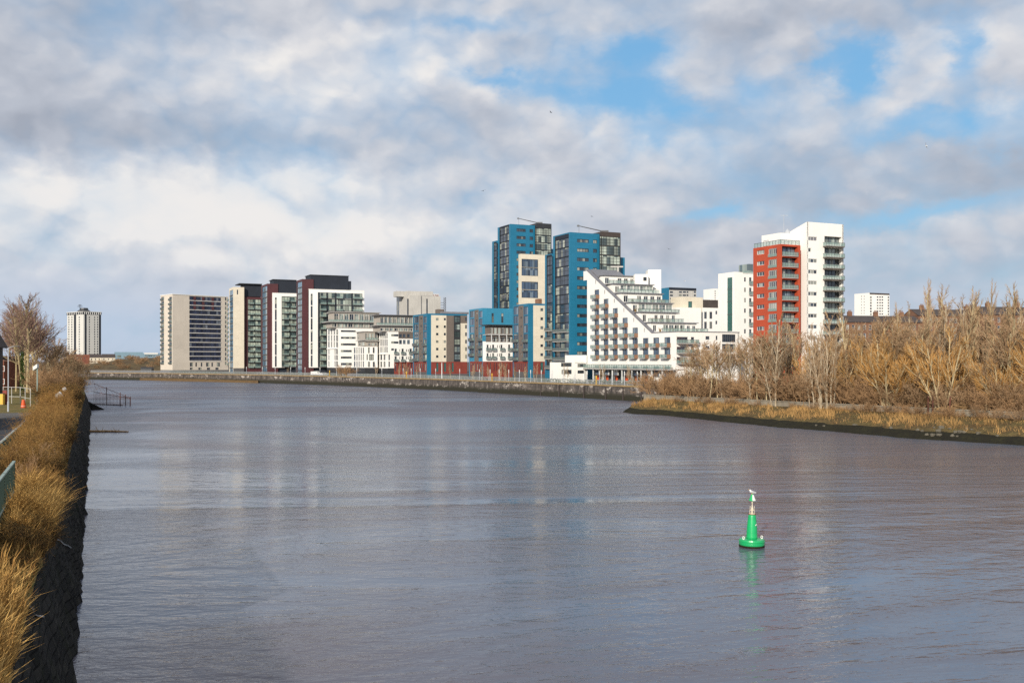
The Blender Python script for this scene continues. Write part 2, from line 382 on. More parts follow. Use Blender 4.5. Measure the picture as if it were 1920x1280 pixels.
M['asphalt']=earth('asphalt',(0.05,0.052,0.058),(0.06,0.062,0.066),(0.04,0.04,0.045),0.5,0.1)
M['berm']=earth('reed_berm',(0.22,0.14,0.06),(0.16,0.095,0.045),(0.09,0.06,0.035),0.4,1.0)
# old quay wall: stained stone blocks, dark green weed near the water
m,nt,b=newmat('quay_masonry'); g=NG(nt); uv=g.uv(); sp=g.sep(uv); pz=g.sep(g.pos())[2]
bt=nt.nodes.new('ShaderNodeTexBrick'); nt.links.new(uv,bt.inputs['Vector']); bt.inputs['Scale'].default_value=1.0
bt.inputs['Brick Width'].default_value=1.5; bt.inputs['Row Height'].default_value=0.62; bt.inputs['Mortar Size'].default_value=0.035
bt.inputs['Color1'].default_value=(0.165,0.138,0.118,1); bt.inputs['Color2'].default_value=(0.095,0.078,0.068,1); bt.inputs['Mortar'].default_value=(0.05,0.045,0.04,1)
n=g.noise(g.comb(g.math('MULTIPLY',sp[0],0.55),sp[1],0),0.42,6,0.75); nst=g.noise(g.comb(g.math('MULTIPLY',sp[0],0.8),g.math('MULTIPLY',sp[1],0.13),0),1.0,5,0.7)
col=g.mix(g.ramp(nst,0.42,0.66),bt.outputs['Color'],(0.030,0.026,0.024,1))
col=g.mix(g.ramp(n,0.56,0.62,0,0.9),col,(0.46,0.41,0.36,1))
wz=g.math('ADD',pz,g.math('MULTIPLY',g.math('SUBTRACT',n,0.5),1.6))
col=g.mix(g.ramp(wz,1.2,2.3,1.0,0.0),col,(0.022,0.020,0.010,1))
nt.links.new(col,b.inputs['Base Color']); b.inputs['Roughness'].default_value=0.9
nt.links.new(g.bump(n,0.5,0.3),b.inputs['Normal']); M['quay']=m
# ------------------------------------------------------------------ far quay
def wl(px,py): Y=CAMH*FPX/(py-HZ); return (PX(px,Y),Y)
QL=[(-640,760),(-420,690),wl(165,711.2),wl(300,713.0),wl(480,717.4),wl(640,722.8),wl(800,729.6),wl(1000,741),wl(1100,746.6),wl(1216,753.5)]
QEND=(60.0,276.0)
def along(QL,s):
    for a,b in zip(QL,QL[1:]):
        L=math.hypot(b[0]-a[0],b[1]-a[1])
        if s<=L: t=s/L; return (a[0]+(b[0]-a[0])*t,a[1]+(b[1]-a[1])*t), ((b[0]-a[0])/L,(b[1]-a[1])/L)
        s-=L
    return QL[-1],((b[0]-a[0])/L,(b[1]-a[1])/L)
def offset(pl,d):   # towards the land (left of travel from left-far to right-near is +)
    out=[]
    for i,(x,y) in enumerate(pl):
        a=pl[max(i-1,0)]; c=pl[min(i+1,len(pl)-1)]; L=math.hypot(c[0]-a[0],c[1]-a[1])
        out.append((x-(c[1]-a[1])/L*d, y+(c[0]-a[0])/L*d))
    return out
mb=MB()
line=QL+[QEND]
for a,c in zip(line,line[1:]):
    mb.quad((a[0],a[1],-1.5),(c[0],c[1],-1.5),(c[0],c[1],QZ-0.35),(a[0],a[1],QZ-0.35))
qw_=tag(obj('quay_wall',mb,M['quay'],org=(0,0,0)),'long stained stone quay wall with dark weed below, across the river','quay wall')
mb=MB(); o1=offset(line,-0.25); o2=offset(line,0.9)
for i in range(len(line)-1):
    a,c,e,f=o1[i],o1[i+1],o2[i+1],o2[i]
    mb.hexa([(*a,QZ-0.35),(*c,QZ-0.35),(*e,QZ-0.35),(*f,QZ-0.35),(*a,QZ+0.06),(*c,QZ+0.06),(*e,QZ+0.06),(*f,QZ+0.06)])
M['cope']=paint('ochre_stained_coping',(0.30,0.21,0.10),0.85,0.25,0.4)
cop=obj('coping',mb,M['cope'],parent=qw_)
# land behind the quay, out to the horizon
mb=MB()
mb.poly([(x,y,QZ) for x,y in line]+[(400,250,QZ),(4000,250,QZ),(4000,9000,QZ),(-6000,9000,QZ),(-6000,900,QZ)])
kind(obj('ground',mb,M['paving'],uv=False),'structure')
# timber fenders on the near end of the wall
TOTAL=sum(math.hypot(b[0]-a[0],b[1]-a[1]) for a,b in zip(QL,QL[1:]))
for k,sfe in enumerate([3,12,21,33,47,58]):
    (x,y),(tx,ty)=along(QL,TOTAL-sfe); nx,ny=ty,-tx
    nx,ny=(-abs(nx),-abs(ny))
    mb=MB(); mb.box(-0.13,0.13,-0.13,0.13,-1.0,3.7); mb.box(-0.17,0.17,-0.17,0.17,3.4,3.75); mb.box(-0.2,0.2,-0.1,0.3,2.2,2.35)
    o=link('fender_pile',mb.mesh('fender_pile',M['slate']),None,(x+nx*0.28,y+ny*0.28,0),math.atan2(ty,tx))
    tag(o,'dark timber fender pile against the near end of the quay wall','fender','fender piles on the quay wall')
# low grassy berm at the foot of the wall, far left
mb=MB(); a0=wl(246,713.0); bb=[wl(262,713.1),wl(300,713.8),wl(380,715.6),wl(440,717.0),wl(484,718.4)]
bi=[wl(262,712.4),wl(300,713.0),wl(380,714.9),wl(440,716.3),wl(484,717.4)]
for i in range(4):
    mb.quad((*bb[i],0.0),(*bb[i+1],0.0),(*bi[i+1],1.5),(*bi[i],1.5)); 
    mb.quad((*bi[i],1.5),(*bi[i+1],1.5),(*offset(bi,4)[i+1],1.6),(*offset(bi,4)[i],1.6))
kind(obj('bank',mb,M['berm'],uv=False),'structure')
# railing along the quay
rl=offset(line,0.6)
def seglen(pl): return [math.hypot(b[0]-a[0],b[1]-a[1]) for a,b in zip(pl,pl[1:])]
rail=empty('quay_railing','long grey steel railing along the top of the quay wall','railing',(*rl[-2],QZ))
mbp=MB(); mbr=MB(); mbb=MB()
rv=list(reversed(rl[2:]))
for a,c in zip(rv,rv[1:]):
    L=math.hypot(c[0]-a[0],c[1]-a[1]); tx,ty=(c[0]-a[0])/L,(c[1]-a[1])/L
    mbr.tube([(*a,QZ+1.35),(*c,QZ+1.35)],0.05,5); mbr.tube([(*a,QZ+0.22),(*c,QZ+0.22)],0.035,4)
    k=0
    while k*0.45<L:
        x,y=a[0]+tx*k*0.45,a[1]+ty*k*0.45
        if k%6==0: mbp.tube([(x,y,QZ),(x,y,QZ+1.32)],0.06,4)
        else: mbb.tube([(x,y,QZ+0.22),(x,y,QZ+1.33)],0.035,3)
        k+=1
obj('rail',mbr,M['galv'],rail,rail.location,uv=False); kind(obj('post',mbp,M['galv'],rail,rail.location,uv=False),'stuff'); kind(obj('baluster',mbb,M['galv'],rail,rail.location,uv=False),'stuff')
# lamp columns, ladder posts
lampline=offset(QL,2.6); ladline=offset(QL,0.3)
def y_at(pl,px):
    for a,c in zip(pl,pl[1:]):
        pa=CX+a[0]/a[1]*FPX; pc=CX+c[0]/c[1]*FPX
        if pa<=px<=pc:
            lo,hi=0.0,1.0
            for _ in range(40):
                t=(lo+hi)/2; x=a[0]+(c[0]-a[0])*t; y=a[1]+(c[1]-a[1])*t
                if CX+x/y*FPX<px: lo=t
                else: hi=t
            return (a[0]+(c[0]-a[0])*lo, a[1]+(c[1]-a[1])*lo), math.atan2(c[1]-a[1],c[0]-a[0])
    return pl[-1],0
def lamp_column():
    r=empty('lamp_column','short slim pale grey lamp column behind the quay railing','lamp column',group='slim lamp columns along the quay railing')
    mb=MB(); mb.lathe([(0.17,0),(0.17,0.25),(0.10,0.3),(0.09,2.9)],8); obj('column',mb,M['galv'],r,uv=False)
    mb=MB(); mb.lathe([(0.13,2.9),(0.14,3.0),(0.14,4.0),(0.10,4.1)],8); obj('lamp_head',mb,M['wframe'],r,uv=False)
    return r
lc=lamp_column(); first=True
for px in [462,492,516,545,572,600,631,669,716,756,771,788,817,862,899,919,936,954,974,995,1015,1035,1056,1078,1101,1124,1148,1171,1195]:
    (x,y),a=y_at(lampline,px)
    o=lc if first else copy_tree(lc); first=False
    o.location=(x,y,QZ)
def ladder():
    r=empty('quay_ladder','yellow ladder frame hooked over the quay edge','ladder',group='yellow ladders on the quay edge')
    mb=MB(); 
    for s in(-0.22,0.22): mb.tube([(s,0,-3.0),(s,0,2.6)],0.06,5,cap=True)
    obj('stile',mb,M['yellow'],r,uv=False)
    mb=MB()
    for k in range(13): 
        mb=MB(); mb.tube([(-0.22,0,-2.8+k*0.42),(0.22,0,-2.8+k*0.42)],0.035,4); obj('rung',mb,M['yellow'],r,uv=False)
    mb=MB(); mb.box(-0.3,0.3,-0.05,0.05,1.9,2.7); obj('sign_plate',mb,M['yellow'],r,uv=False)
    return r
ld=ladder(); first=True
for px in [618,762,922.5,1118,1221]:
    (x,y),a=y_at(ladline if px<1215 else offset(line,0.3),px); o=ld if first else copy_tree(ld); first=False
    o.location=(x,y,QZ); o.rotation_euler[2]=a
# tall white mast
(x,y),a=y_at(offset(QL,3.5),828.5)
r=empty('flag_mast','tall white mast standing behind the quay railing','mast',(x,y,QZ)); mb=MB(); mb.tube([(0,0,0),(0,0,6.4)],[0.22,0.17],8,cap=True); obj('pole',mb,M['wframe'],r,uv=False)
mb=MB(); mb.lathe([(0.4,0),(0.4,0.15),(0.25,0.2)],8); obj('base_plate',mb,M['galv'],r,uv=False)
mb=MB(); mb.tube([(0,0,6.4),(0,0,8.0)],0.05,5); obj('spike',mb,M['galv'],r,uv=False)
# ------------------------------------------------------------------ facades and buildings
E=(0.42,-0.907); PV=(0.907,0.42)       # along the river towards the camera / away from the river
class Face:
    """a vertical facade from plan point A (left as seen from outside) to B"""
    def __init__(s,A,B,z0=QZ,z1=30.0):
        s.A=A; s.B=B; s.L=math.hypot(B[0]-A[0],B[1]-A[1]); s.U=((B[0]-A[0])/s.L,(B[1]-A[1])/s.L); s.N=(s.U[1],-s.U[0])
        s.z0=z0; s.z1=z1; s.holes=[]; s.zones=[]; s.ang=math.atan2(s.U[1],s.U[0])
    def pt(s,u,d,z): return (s.A[0]+s.U[0]*u+s.N[0]*d, s.A[1]+s.U[1]*u+s.N[1]*d, z)
    def off(s,d):
        f=Face((s.A[0]+s.N[0]*d,s.A[1]+s.N[1]*d),(s.B[0]+s.N[0]*d,s.B[1]+s.N[1]*d),s.z0,s.z1); return f
    def u(s,px):
        k=(px-CX)/FPX
        return (k*s.A[1]-s.A[0])/(s.U[0]-k*s.U[1])
    def z(s,py,u): return PZ(py, s.A[1]+s.U[1]*u)
    def rect(s,x0,x1,y0,y1):
        u0,u1=s.u(x0),s.u(x1); um=(u0+u1)/2
        return u0,u1,s.z(y1,um),s.z(y0,um)
    def zone(s,x0,x1,y0,y1,mat): s.zones.append((*s.rect(x0,x1,y0,y1),mat))
    def zoneuz(s,u0,u1,z0,z1,mat): s.zones.append((u0,u1,z0,z1,mat))
def grid_wall(fc, default, mbs, depth=0.28):
    q=lambda a: round(a/0.05)*0.05
    u0,u1,z0,z1=0.0,fc.L,fc.z0,fc.z1
    us={u0,u1}; zs={z0,z1}; H=[]; Zn=[]
    for a,b,c,d in fc.holes:
        a,b,c,d=max(q(a),u0),min(q(b),u1),max(q(c),z0),min(q(d),z1)
        if b-a>0.05 and d-c>0.05: H.append((a,b,c,d)); us|={a,b}; zs|={c,d}
    for a,b,c,d,mt in fc.zones:
        a,b,c,d=max(q(a),u0),min(q(b),u1),max(q(c),z0),min(q(d),z1)
        if b>a and d>c: Zn.append((a,b,c,d,mt)); us|={a,b}; zs|={c,d}
    us=sorted(us); zs=sorted(zs)
    def mat(u,z):
        r=default
        for a,b,c,d,mt in Zn:
            if a<u<b and c<z<d: r=mt
        return r
    for i in range(len(us)-1):
        um=(us[i]+us[i+1])/2; hs=[h for h in H if h[0]<um<h[1]]; run=None
        cells=[]
        for j in range(len(zs)-1):
            zm=(zs[j]+zs[j+1])/2
            mt=None if any(h[2]<zm<h[3] for h in hs) else mat(um,zm)
            if cells and cells[-1][2]==mt: cells[-1][1]=zs[j+1]
            else: cells.append([zs[j],zs[j+1],mt])
        for a,b,mt in cells:
            if mt is None: continue
            mbs.setdefault(mt,MB()).quad(fc.pt(us[i],0,a),fc.pt(us[i+1],0,a),fc.pt(us[i+1],0,b),fc.pt(us[i],0,b))
    P=fc.pt
    for a,b,c,d in H:
        mb=mbs.setdefault(mat((a+b)/2,(c+d)/2),MB()); e=-depth
        mb.quad(P(a,0,c),P(a,e,c),P(a,e,d),P(a,0,d)); mb.quad(P(b,e,c),P(b,0,c),P(b,0,d),P(b,e,d))
        mb.quad(P(a,0,c),P(b,0,c),P(b,e,c),P(a,e,c)); mb.quad(P(a,e,d),P(b,e,d),P(b,0,d),P(a,0,d))
WC={}
def window_mesh(w,h,nv,nh,gm,fm,door=False,sill=False):
    key=(round(w,1),round(h,1),nv,nh,gm,fm)
    if key in WC: return WC[key]
    w,h=key[0],key[1]; f=min(0.11,0.12*min(w,h)); mb=MB()
    mb.quad((0,0.10,0),(w,0.10,0),(w,0.10,h),(0,0.10,h),0)
    for x0,x1,z0,z1 in [(0,f,0,h),(w-f,w,0,h),(f,w-f,0,f),(f,w-f,h-f,h)]: mb.box(x0,x1,0,0.14,z0,z1,1)
    for k in range(1,nv): x=w*k/nv; mb.box(x-f*0.4,x+f*0.4,0.02,0.13,f,h-f,1)
    for k in range(1,nh): z=h*k/nh; mb.box(f,w-f,0.03,0.12,z-f*0.4,z+f*0.4,1)
    me=mb.mesh('window',[M[gm],M[fm]]); WC[key]=me; return me
BC={}
def balcony(b,fc,u0,u1,z,dep=1.3,rail=1.05,slabm='slab',gl='balglass',bars=False,side=None,th=0.22,name='balcony'):
    w=u1-u0; key=(round(w,1),dep,rail,slabm,gl,bars,side,th)
    if key not in BC:
        w=key[0]; s=MB(); s.box(0,w,-dep,0,-th,0); r=MB(); r2=MB()
        me=s.mesh('balcony',M[slabm])
        r.box(0.02,w-0.02,-dep+0.03,-dep+0.06,0.06,rail-0.06,0)
        r.box(0.03,0.06,-dep+0.1,-0.05,0.06,rail-0.06,0); r.box(w-0.06,w-0.03,-dep+0.1,-0.05,0.06,rail-0.06,0)
        r.box(-0.02,w+0.02,-dep-0.02,-dep+0.08,rail-0.06,rail,1)
        r.box(-0.02,0.08,-dep+0.08,0,rail-0.06,rail,1); r.box(w-0.08,w+0.02,-dep+0.08,0,rail-0.06,rail,1)
        n=max(2,int(w/0.9))
        for k in range(n+1): x=w*k/n; r.box(x-0.03,x+0.03,-dep-0.01,-dep+0.07,0,rail-0.06,1)
        if bars:
            for k in range(int(w/0.16)): x=0.08+k*0.16; r.box(x-0.015,x+0.015,-dep+0.0,-dep+0.05,0,rail-0.06,1)
        rm=r.mesh('balustrade',[M[gl],M['frame']])
        sm=None
        if side:
            t=MB(); t.box(w,w+0.1,-dep,0,-th,rail-0.1); sm=t.mesh('side_panel',M[side])
        BC[key]=(me,rm,sm)
    me,rm,sm=BC[key]
    p=fc.pt(u0,0,z); o=link(name,me,b.root,(p[0]-b.o[0],p[1]-b.o[1],p[2]-b.o[2]),fc.ang)
    link('balustrade',rm,o)
    if sm: link('side_panel',sm,o)
    return o
class Bld:
    def __init__(s,name,label,cat,Cn,Lpx=None,Rpx=None,top=500,z0=QZ,e=E,p=PV,depth=None,group=None,ztop=None):
        """Cn=(px,Y) of the nearest corner; left face back to ray Lpx along -e, right face to ray Rpx along p"""
        c=(PX(*Cn),Cn[1])
        def hit(d,px):
            k=(px-CX)/FPX; t=(k*c[1]-c[0])/(d[0]-k*d[1]); return (c[0]+d[0]*t,c[1]+d[1]*t)
        L=hit((-e[0],-e[1]),Lpx) if depth is None else (c[0]-e[0]*depth,c[1]-e[1]*depth)
        R=hit(p,Rpx)
        s.c,s.L,s.R=c,L,R; s.B=(L[0]+R[0]-c[0],L[1]+R[1]-c[1])
        s.z0=z0; s.z1=PZ(top,c[1]) if ztop is None else ztop
        s.lf=Face(L,c,z0,s.z1); s.rf=Face(c,R,z0,s.z1)
        s.o=((L[0]+R[0])/2,(L[1]+R[1])/2,z0)
        s.root=empty(name,label,cat,s.o,group)
    def win(s,fc,x0,x1,y0,y1,nv=2,nh=1,gm='glass',fm='frame',hole=True,d=None):
        return s.winuz(fc,*fc.rect(x0,x1,y0,y1),nv,nh,gm,fm,hole,d)
    def winuz(s,fc,u0,u1,z0,z1,nv=2,nh=1,gm='glass',fm='frame',hole=True,d=None,name='window'):
        if hole: fc.holes.append((u0,u1,z0,z1)); d=-0.12 if d is None else d
        else: d=0.15 if d is None else d
        me=window_mesh(u1-u0,z1-z0,nv,nh,gm,fm); p=fc.pt(u0,d,z0)
        o=link(name,me,s.root,(p[0]-s.o[0],p[1]-s.o[1],p[2]-s.o[2]),fc.ang); return o
    def rows(s,fc,x0,x1,y0,y1,dy,n,nv=2,nh=1,gm='glass',fm='frame',**k):
        u0,u1,z0,z1=fc.rect(x0,x1,y0,y1); Y=fc.A[1]+fc.U[1]*(u0+u1)/2; dz=dy/FPX*Y
        return [s.winuz(fc,u0,u1,z0-i*dz,z1-i*dz,nv,nh,gm,fm,**k) for i in range(n)]
    def bal(s,fc,x0,x1,ybot,**k):
        u0,u1=fc.u(x0),fc.u(x1); return balcony(s,fc,u0,u1,fc.z(ybot,(u0+u1)/2),**k)
    def part(s,name,mb,mat,parent=None,**k):
        return obj(name,mb,M[mat] if isinstance(mat,str) else mat,parent or s.root,s.o,**k)
    def boxpx(s,name,fc,x0,x1,y0,y1,d0,d1,mat):
        """box whose front plane (offset d1 from fc) covers the given stretch"""
        f=fc.off(d1); u0,u1,z0,z1=f.rect(x0,x1,y0,y1); mb=MB(); mb.fbox(f,u0,u1,z0,z1,d0-d1,0.0); return s.part(name,mb,mat)
    def boxuz(s,name,fc,u0,u1,z0,z1,d0,d1,mat):
        mb=MB(); mb.fbox(fc,u0,u1,z0,z1,d0,d1); return s.part(name,mb,mat)
    NAMES={'white':'wall','pale_white':'wall','whiteclad':'wall','cream':'wall','beige':'wall','pale_grey':'wall','blue':'cladding','bluelight':'cladding','maroon':'cladding','brown':'brown_cladding',
           'red':'wall','brickred':'ground_floor','navy':'dark_cladding','brick':'wall','sandstone':'wall','darkbrown':'brown_cladding','dark':'dark_cladding','dslab':'ground_floor','teal':'glass_strip'}
    def finish(s,mat,roof='greyroof',depth=0.28,parapet=0.35):
        mbs={}
        grid_wall(s.lf,mat,mbs,depth); grid_wall(s.rf,mat,mbs,depth)
        for A,B in((s.R,s.B),(s.B,s.L)):
            mbs.setdefault(mat,MB()).quad((*A,s.z0),(*B,s.z0),(*B,s.z1),(*A,s.z1))
        for mt,mb in mbs.items(): s.part(s.NAMES.get(mt,'cladding'),mb,mt)
        mb=MB(); mb.poly([(*s.c,s.z1-parapet),(*s.R,s.z1-parapet),(*s.B,s.z1-parapet),(*s.L,s.z1-parapet)]); 
        # inner faces of the parapet
        cx=(s.L[0]+s.R[0])/2; cy=(s.L[1]+s.R[1])/2
        def ins(p,t=0.3):
            l=math.hypot(p[0]-cx,p[1]-cy); return (p[0]+(cx-p[0])*t/l,p[1]+(cy-p[1])*t/l)
        ring=[s.c,s.R,s.B,s.L]; inn=[ins(p) for p in ring]
        for i in range(4):
            a,b,c_,d_=ring[i],ring[(i+1)%4],inn[(i+1)%4],inn[i]
            mb.quad((*a,s.z1),(*b,s.z1),(*c_,s.z1),(*d_,s.z1)); mb.quad((*d_,s.z1),(*c_,s.z1),(*c_,s.z1-parapet),(*d_,s.z1-parapet))
        s.part('roof',mb,roof)

# ================================================================== 1 beige slab block, far left of the river front
b=Bld('apartment_tower','broad beige apartment slab with blank side wall and dark glazed centre, leftmost on the quay','apartment tower',(323.5,640),301,428,551.8,e=(0.70,-0.714),p=(0.714,0.70))
for x0,x1 in((302.3,307.5),(317.3,322.3)):
    for o,i in zip(b.rows(b.lf,x0,x1,556.5,562.3,8.5,15,1,1,'glassdark'),range(15)):
        u0,u1,_,_=b.lf.rect(x0,x1,0,1); balcony(b,b.lf,u0,u1,b.lf.z(562.8+8.5*i,(u0+u1)/2),dep=0.9,rail=1.0,slabm='dslab',bars=True)
fc=b.rf; nfl=14
for i in range(nfl):
    y0=556.5+8.6*i
    u0,u1,z0,z1=fc.rect(355,414.5,y0,y0+8.0)
    b.winuz(fc,u0,u1,z0+0.25,z1,12,1,'glassnight','dark')
    b.boxuz('floor_edge',fc,u0,u1,z0-0.18,z0+0.10,-0.1,0.30,'wframe')
    if i<3:
        for px in(365,381,399): 
            uu=fc.u(px); b.boxuz('panel',fc,uu-0.8,uu+0.8,z0+0.2,z1,-0.1,0.12,'maroon')
for i in range(15):
    y0=557.5+8.6*i
    b.win(fc,422,424.5,y0,y0+6,1,1,'glassdark'); b.bal(fc,424.6,428.2,y0+6,dep=1.2,slabm='slab')
for px in(356,366.5,376.5,386.5,396.5,406.5): b.win(fc,px,px+(6 if px in(356,386.5,406.5) else 3),679.5,687,2,1,'glassdark')
for px in(356,372,388,404): b.win(fc,px,px+6,689,693,2,1,'glassdark')
fc.zone(323,429,693.5,720,'dslab'); b.lf.zone(300,324,693.5,720,'dslab')
mb=MB(); mb.fbox(b.rf,-0.3,b.rf.L+0.3,b.z1,b.z1+0.35,-0.6,0.3); mb.fbox(b.lf,-0.3,b.lf.L-0.62,b.z1,b.z1+0.35,-0.6,0.3); b.part('coping',mb,'white')
b.finish('beige',parapet=0.2)

# ================================================================== 2 the three dark and white towers
def glazed(b,fc,x0,x1,y0,y1,n,gm='glassgreen',nv=4,balx=None,mat='dark',bald=1.1,slabm='dslab'):
    """storey-high glazing between slab edges, balconies over the stretches balx"""
    u0,u1,z0,z1=fc.rect(x0,x1,y0,y1); h=(z1-z0)/n
    for i in range(n):
        a=z0+h*i
        b.winuz(fc,u0,u1,a+0.3,a+h-0.05,nv,1,gm,'dark')
        b.boxuz('floor_edge',fc,u0,u1,a-0.1,a+0.25,-0.1,0.14,mat)
        for q in(balx or []):
            v0,v1=fc.u(q[0]),fc.u(q[1]); balcony(b,fc,v0,v1,a+0.26,dep=bald,slabm=slabm)
# A
b=Bld('apartment_tower','dark apartment tower with cream end wall and glass strip, beside the beige slab','apartment tower',(437.6,590),429.7,457.8,537.8)
glazed(b,b.lf,430.6,437.0,544,700,15,'glassstair',2,mat='frame')
b.win(b.rf,444,446.5,543,552,1,1,'glassdark'); b.rf.zone(437,458,690,712,'dslab')
b.finish('cream')
m_=Face(b.rf.pt(b.rf.L+0.02,-2.0,0)[:2],b.rf.pt(b.rf.L+25,-2.0,0)[:2],QZ,PZ(555.6,590))
u1=m_.u(492); m_=Face(m_.A,m_.pt(u1,0,0)[:2],QZ,m_.z1)
for i in range(14):
    y=557+9.6*i; b.win(m_,452.6,455.4,y,y+8,1,1,'glasspale')
    if i: pass
glazed(b,m_,464.5,489,561,690,13,'glassgreen',5,[(466,476),(478,488.5)])
mbs={}; grid_wall(m_,'maroon',mbs); 
for k,v in mbs.items(): b.part('cladding',v,k)
mb=MB(); mb.fbox(m_,0,m_.L,QZ,m_.z1,-14,-0.6); b.part('bay',mb,'navy')
b.boxpx('penthouse',m_,457.5,491,533,556,-13,-1.0,'navy'); b.boxpx('roof',m_,448.5,491.5,531.4,533,-14,0.6,'dark')
# B
b=Bld('apartment_tower','maroon and white apartment tower with bluish stair glass, middle of the three dark towers','apartment tower',(501.3,560),489.7,521.5,531.6)
glazed(b,b.lf,491.8,500.8,537,708,16,'glassstair',3,mat='frame')
b.finish('maroon')
f2=Face(b.rf.pt(0,0.0,0)[:2],b.rf.pt(40,0,0)[:2]).off(1.0)
wf=Face(f2.pt(f2.u(511),0,0)[:2],f2.pt(f2.u(556),0,0)[:2],PZ(689,560),PZ(549.5,560))
glazed(b,wf,528,556,555.6,688,12,'glassgreen',5,[(532,541),(545,554.5)])
u0,u1,z0,z1=wf.rect(515.6,518.9,557,688)
for i in range(6): h=(z1-z0)/6; b.winuz(wf,u0,u1,z0+h*i+0.2,z0+h*(i+1)-0.2,1,1,'glassdark')
mbs={}; grid_wall(wf,'white',mbs); [b.part('wall',v,k) for k,v in mbs.items()]
mb=MB(); mb.fbox(wf,0.0,wf.L,wf.z0,wf.z1,-14,-0.6); b.part('bay',mb,'navy')
mb=MB(); mb.fbox(wf,-0.01,0.02,wf.z0,wf.z1,-2,-0.005); mb.fbox(wf,0,wf.L,wf.z1-0.02,wf.z1+0.25,-2,0.05); b.part('frame',mb,'white')
mb=MB(); mb.fbox(wf,0.5,wf.L,QZ,wf.z0,-14,-2.0); b.part('ground_floor',mb,'navy')
b.boxpx('penthouse',wf,513,556,524.7,549.5,-12,-1.5,'navy'); b.boxpx('roof',wf,511.5,556,524.0,525.0,-12.5,-1.0,'dark')
# C
b=Bld('apartment_tower','large white framed apartment tower with black penthouse, rightmost of the three dark towers','apartment tower',(566.6,515),556,588,523)
glazed(b,b.lf,557.5,566.1,528.5,706,16,'glassstair',3,mat='frame')
b.finish('maroon')
f2=Face(b.rf.pt(0,0.0,0)[:2],b.rf.pt(40,0,0)[:2]).off(1.0)
wf=Face(f2.pt(f2.u(579),0,0)[:2],f2.pt(f2.u(683),0,0)[:2],PZ(689,515),PZ(542.5,515))
u0,u1,z0,z1=wf.rect(596,679.5,549,688); n=12; h=(z1-z0)/n
cuts=[596,612,628,643,659,679.5]
for i in range(n):
    a=z0+h*i
    b.winuz(wf,u0,u1,a+0.3,a+h-0.05,13,1,'glassgreen','dark'); b.boxuz('floor_edge',wf,u0,u1,a-0.1,a+0.25,-0.1,0.14,'dslab')
    for q in((601,611),(630,642),(661,679)) if i%2 else ((601,611),(614,627),(661,679)):
        balcony(b,wf,wf.u(q[0]),wf.u(q[1]),a+0.26,dep=1.3,slabm='dslab')
for q in(597.5,613,629,660): 
    uu=wf.u(q); b.boxuz('column',wf,uu-0.35,uu+0.35,z0,z1,-0.1,0.2,'navy')
u0,u1,z0,z1=wf.rect(582.6,586.2,550,688)
for i in range(6): h=(z1-z0)/6; b.winuz(wf,u0,u1,z0+h*i+0.2,z0+h*(i+1)-0.2,1,1,'glassdark')
mbs={}; grid_wall(wf,'white',mbs); [b.part('wall',v,k) for k,v in mbs.items()]
mb=MB(); mb.fbox(wf,0.0,wf.L,wf.z0,wf.z1,-15,-0.6); b.part('bay',mb,'navy')
mb=MB(); mb.fbox(wf,0,wf.L,wf.z1-0.02,wf.z1+0.3,-2,0.06); b.part('frame',mb,'white')
mb=MB(); mb.fbox(wf,0.5,wf.L-0.5,QZ,wf.z0,-14,-2.0); b.part('ground_floor',mb,'navy')
b.boxpx('penthouse',wf,582.5,653.5,517.0,543,-13,-1.5,'navy'); b.boxpx('penthouse',wf,653.6,658.5,527,543,-13,-1.8,'navy'); b.boxpx('roof',wf,581.5,654.5,515.8,517.0,-13.5,-1.2,'dark')

# ================================================================== 3 white low blocks with penthouses
def penthouse(b,fc,x0,x1,yroof,ybase,nwin,d=-2.0,back=-12,over=0.9,glassm='glasspale',pm='taupe'):
    f=fc.off(d); u0,u1=f.u(x0),f.u(x1); um=(u0+u1)/2; z0,z1=f.z(ybase,um),f.z(yroof,um)
    ff=Face(f.pt(u0,0,0)[:2],f.pt(u1,0,0)[:2],z0,z1)
    n=nwin; step=ff.L/n
    for i in range(n):
        b.winuz(ff,step*i+0.25,step*(i+1)-0.25,z0+0.25,z1-0.7,2,1,glassm if (i*7)%3 else 'glass','wframe')
    mbs={}; grid_wall(ff,pm,mbs); [b.part('penthouse',v,k) for k,v in mbs.items()]
    mb=MB(); mb.fbox(ff,0.005,ff.L-0.005,z0,z1,back-d,-0.6); mb.fbox(ff,0,0.005,z0,z1,back-d,0); mb.fbox(ff,ff.L-0.005,ff.L,z0,z1,back-d,0); b.part('penthouse',mb,pm)
    mb=MB(); mb.fbox(ff,-over,ff.L+over,z1,z1+0.28,back-d-over,over); b.part('roof',mb,'paleroof')
    return ff
def terrace(b,fc,x0,x1,y,d0,d1,rail=1.1):
    f=fc.off(d1); u0,u1=f.u(x0),f.u(x1); z=f.z(y,(u0+u1)/2)
    mb=MB(); mb.fbox(f,u0,u1,z-0.25,z,d0-d1,0); o=b.part('terrace',mb,'slab')
    r=MB(); r.fbox(f,u0+0.05,u1-0.05,z+0.05,z+rail-0.08,-0.12,-0.08)
    o2=obj('balustrade',r,M['balglass'],o,b.o)
    r=MB(); r.fbox(f,u0,u1,z+rail-0.08,z+rail,-0.15,-0.05)
    k=u0
    while k<u1: r.fbox(f,k,k+0.07,z,z+rail-0.08,-0.14,-0.06); k+=1.3
    obj('handrail',r,M['frame'],o,b.o)
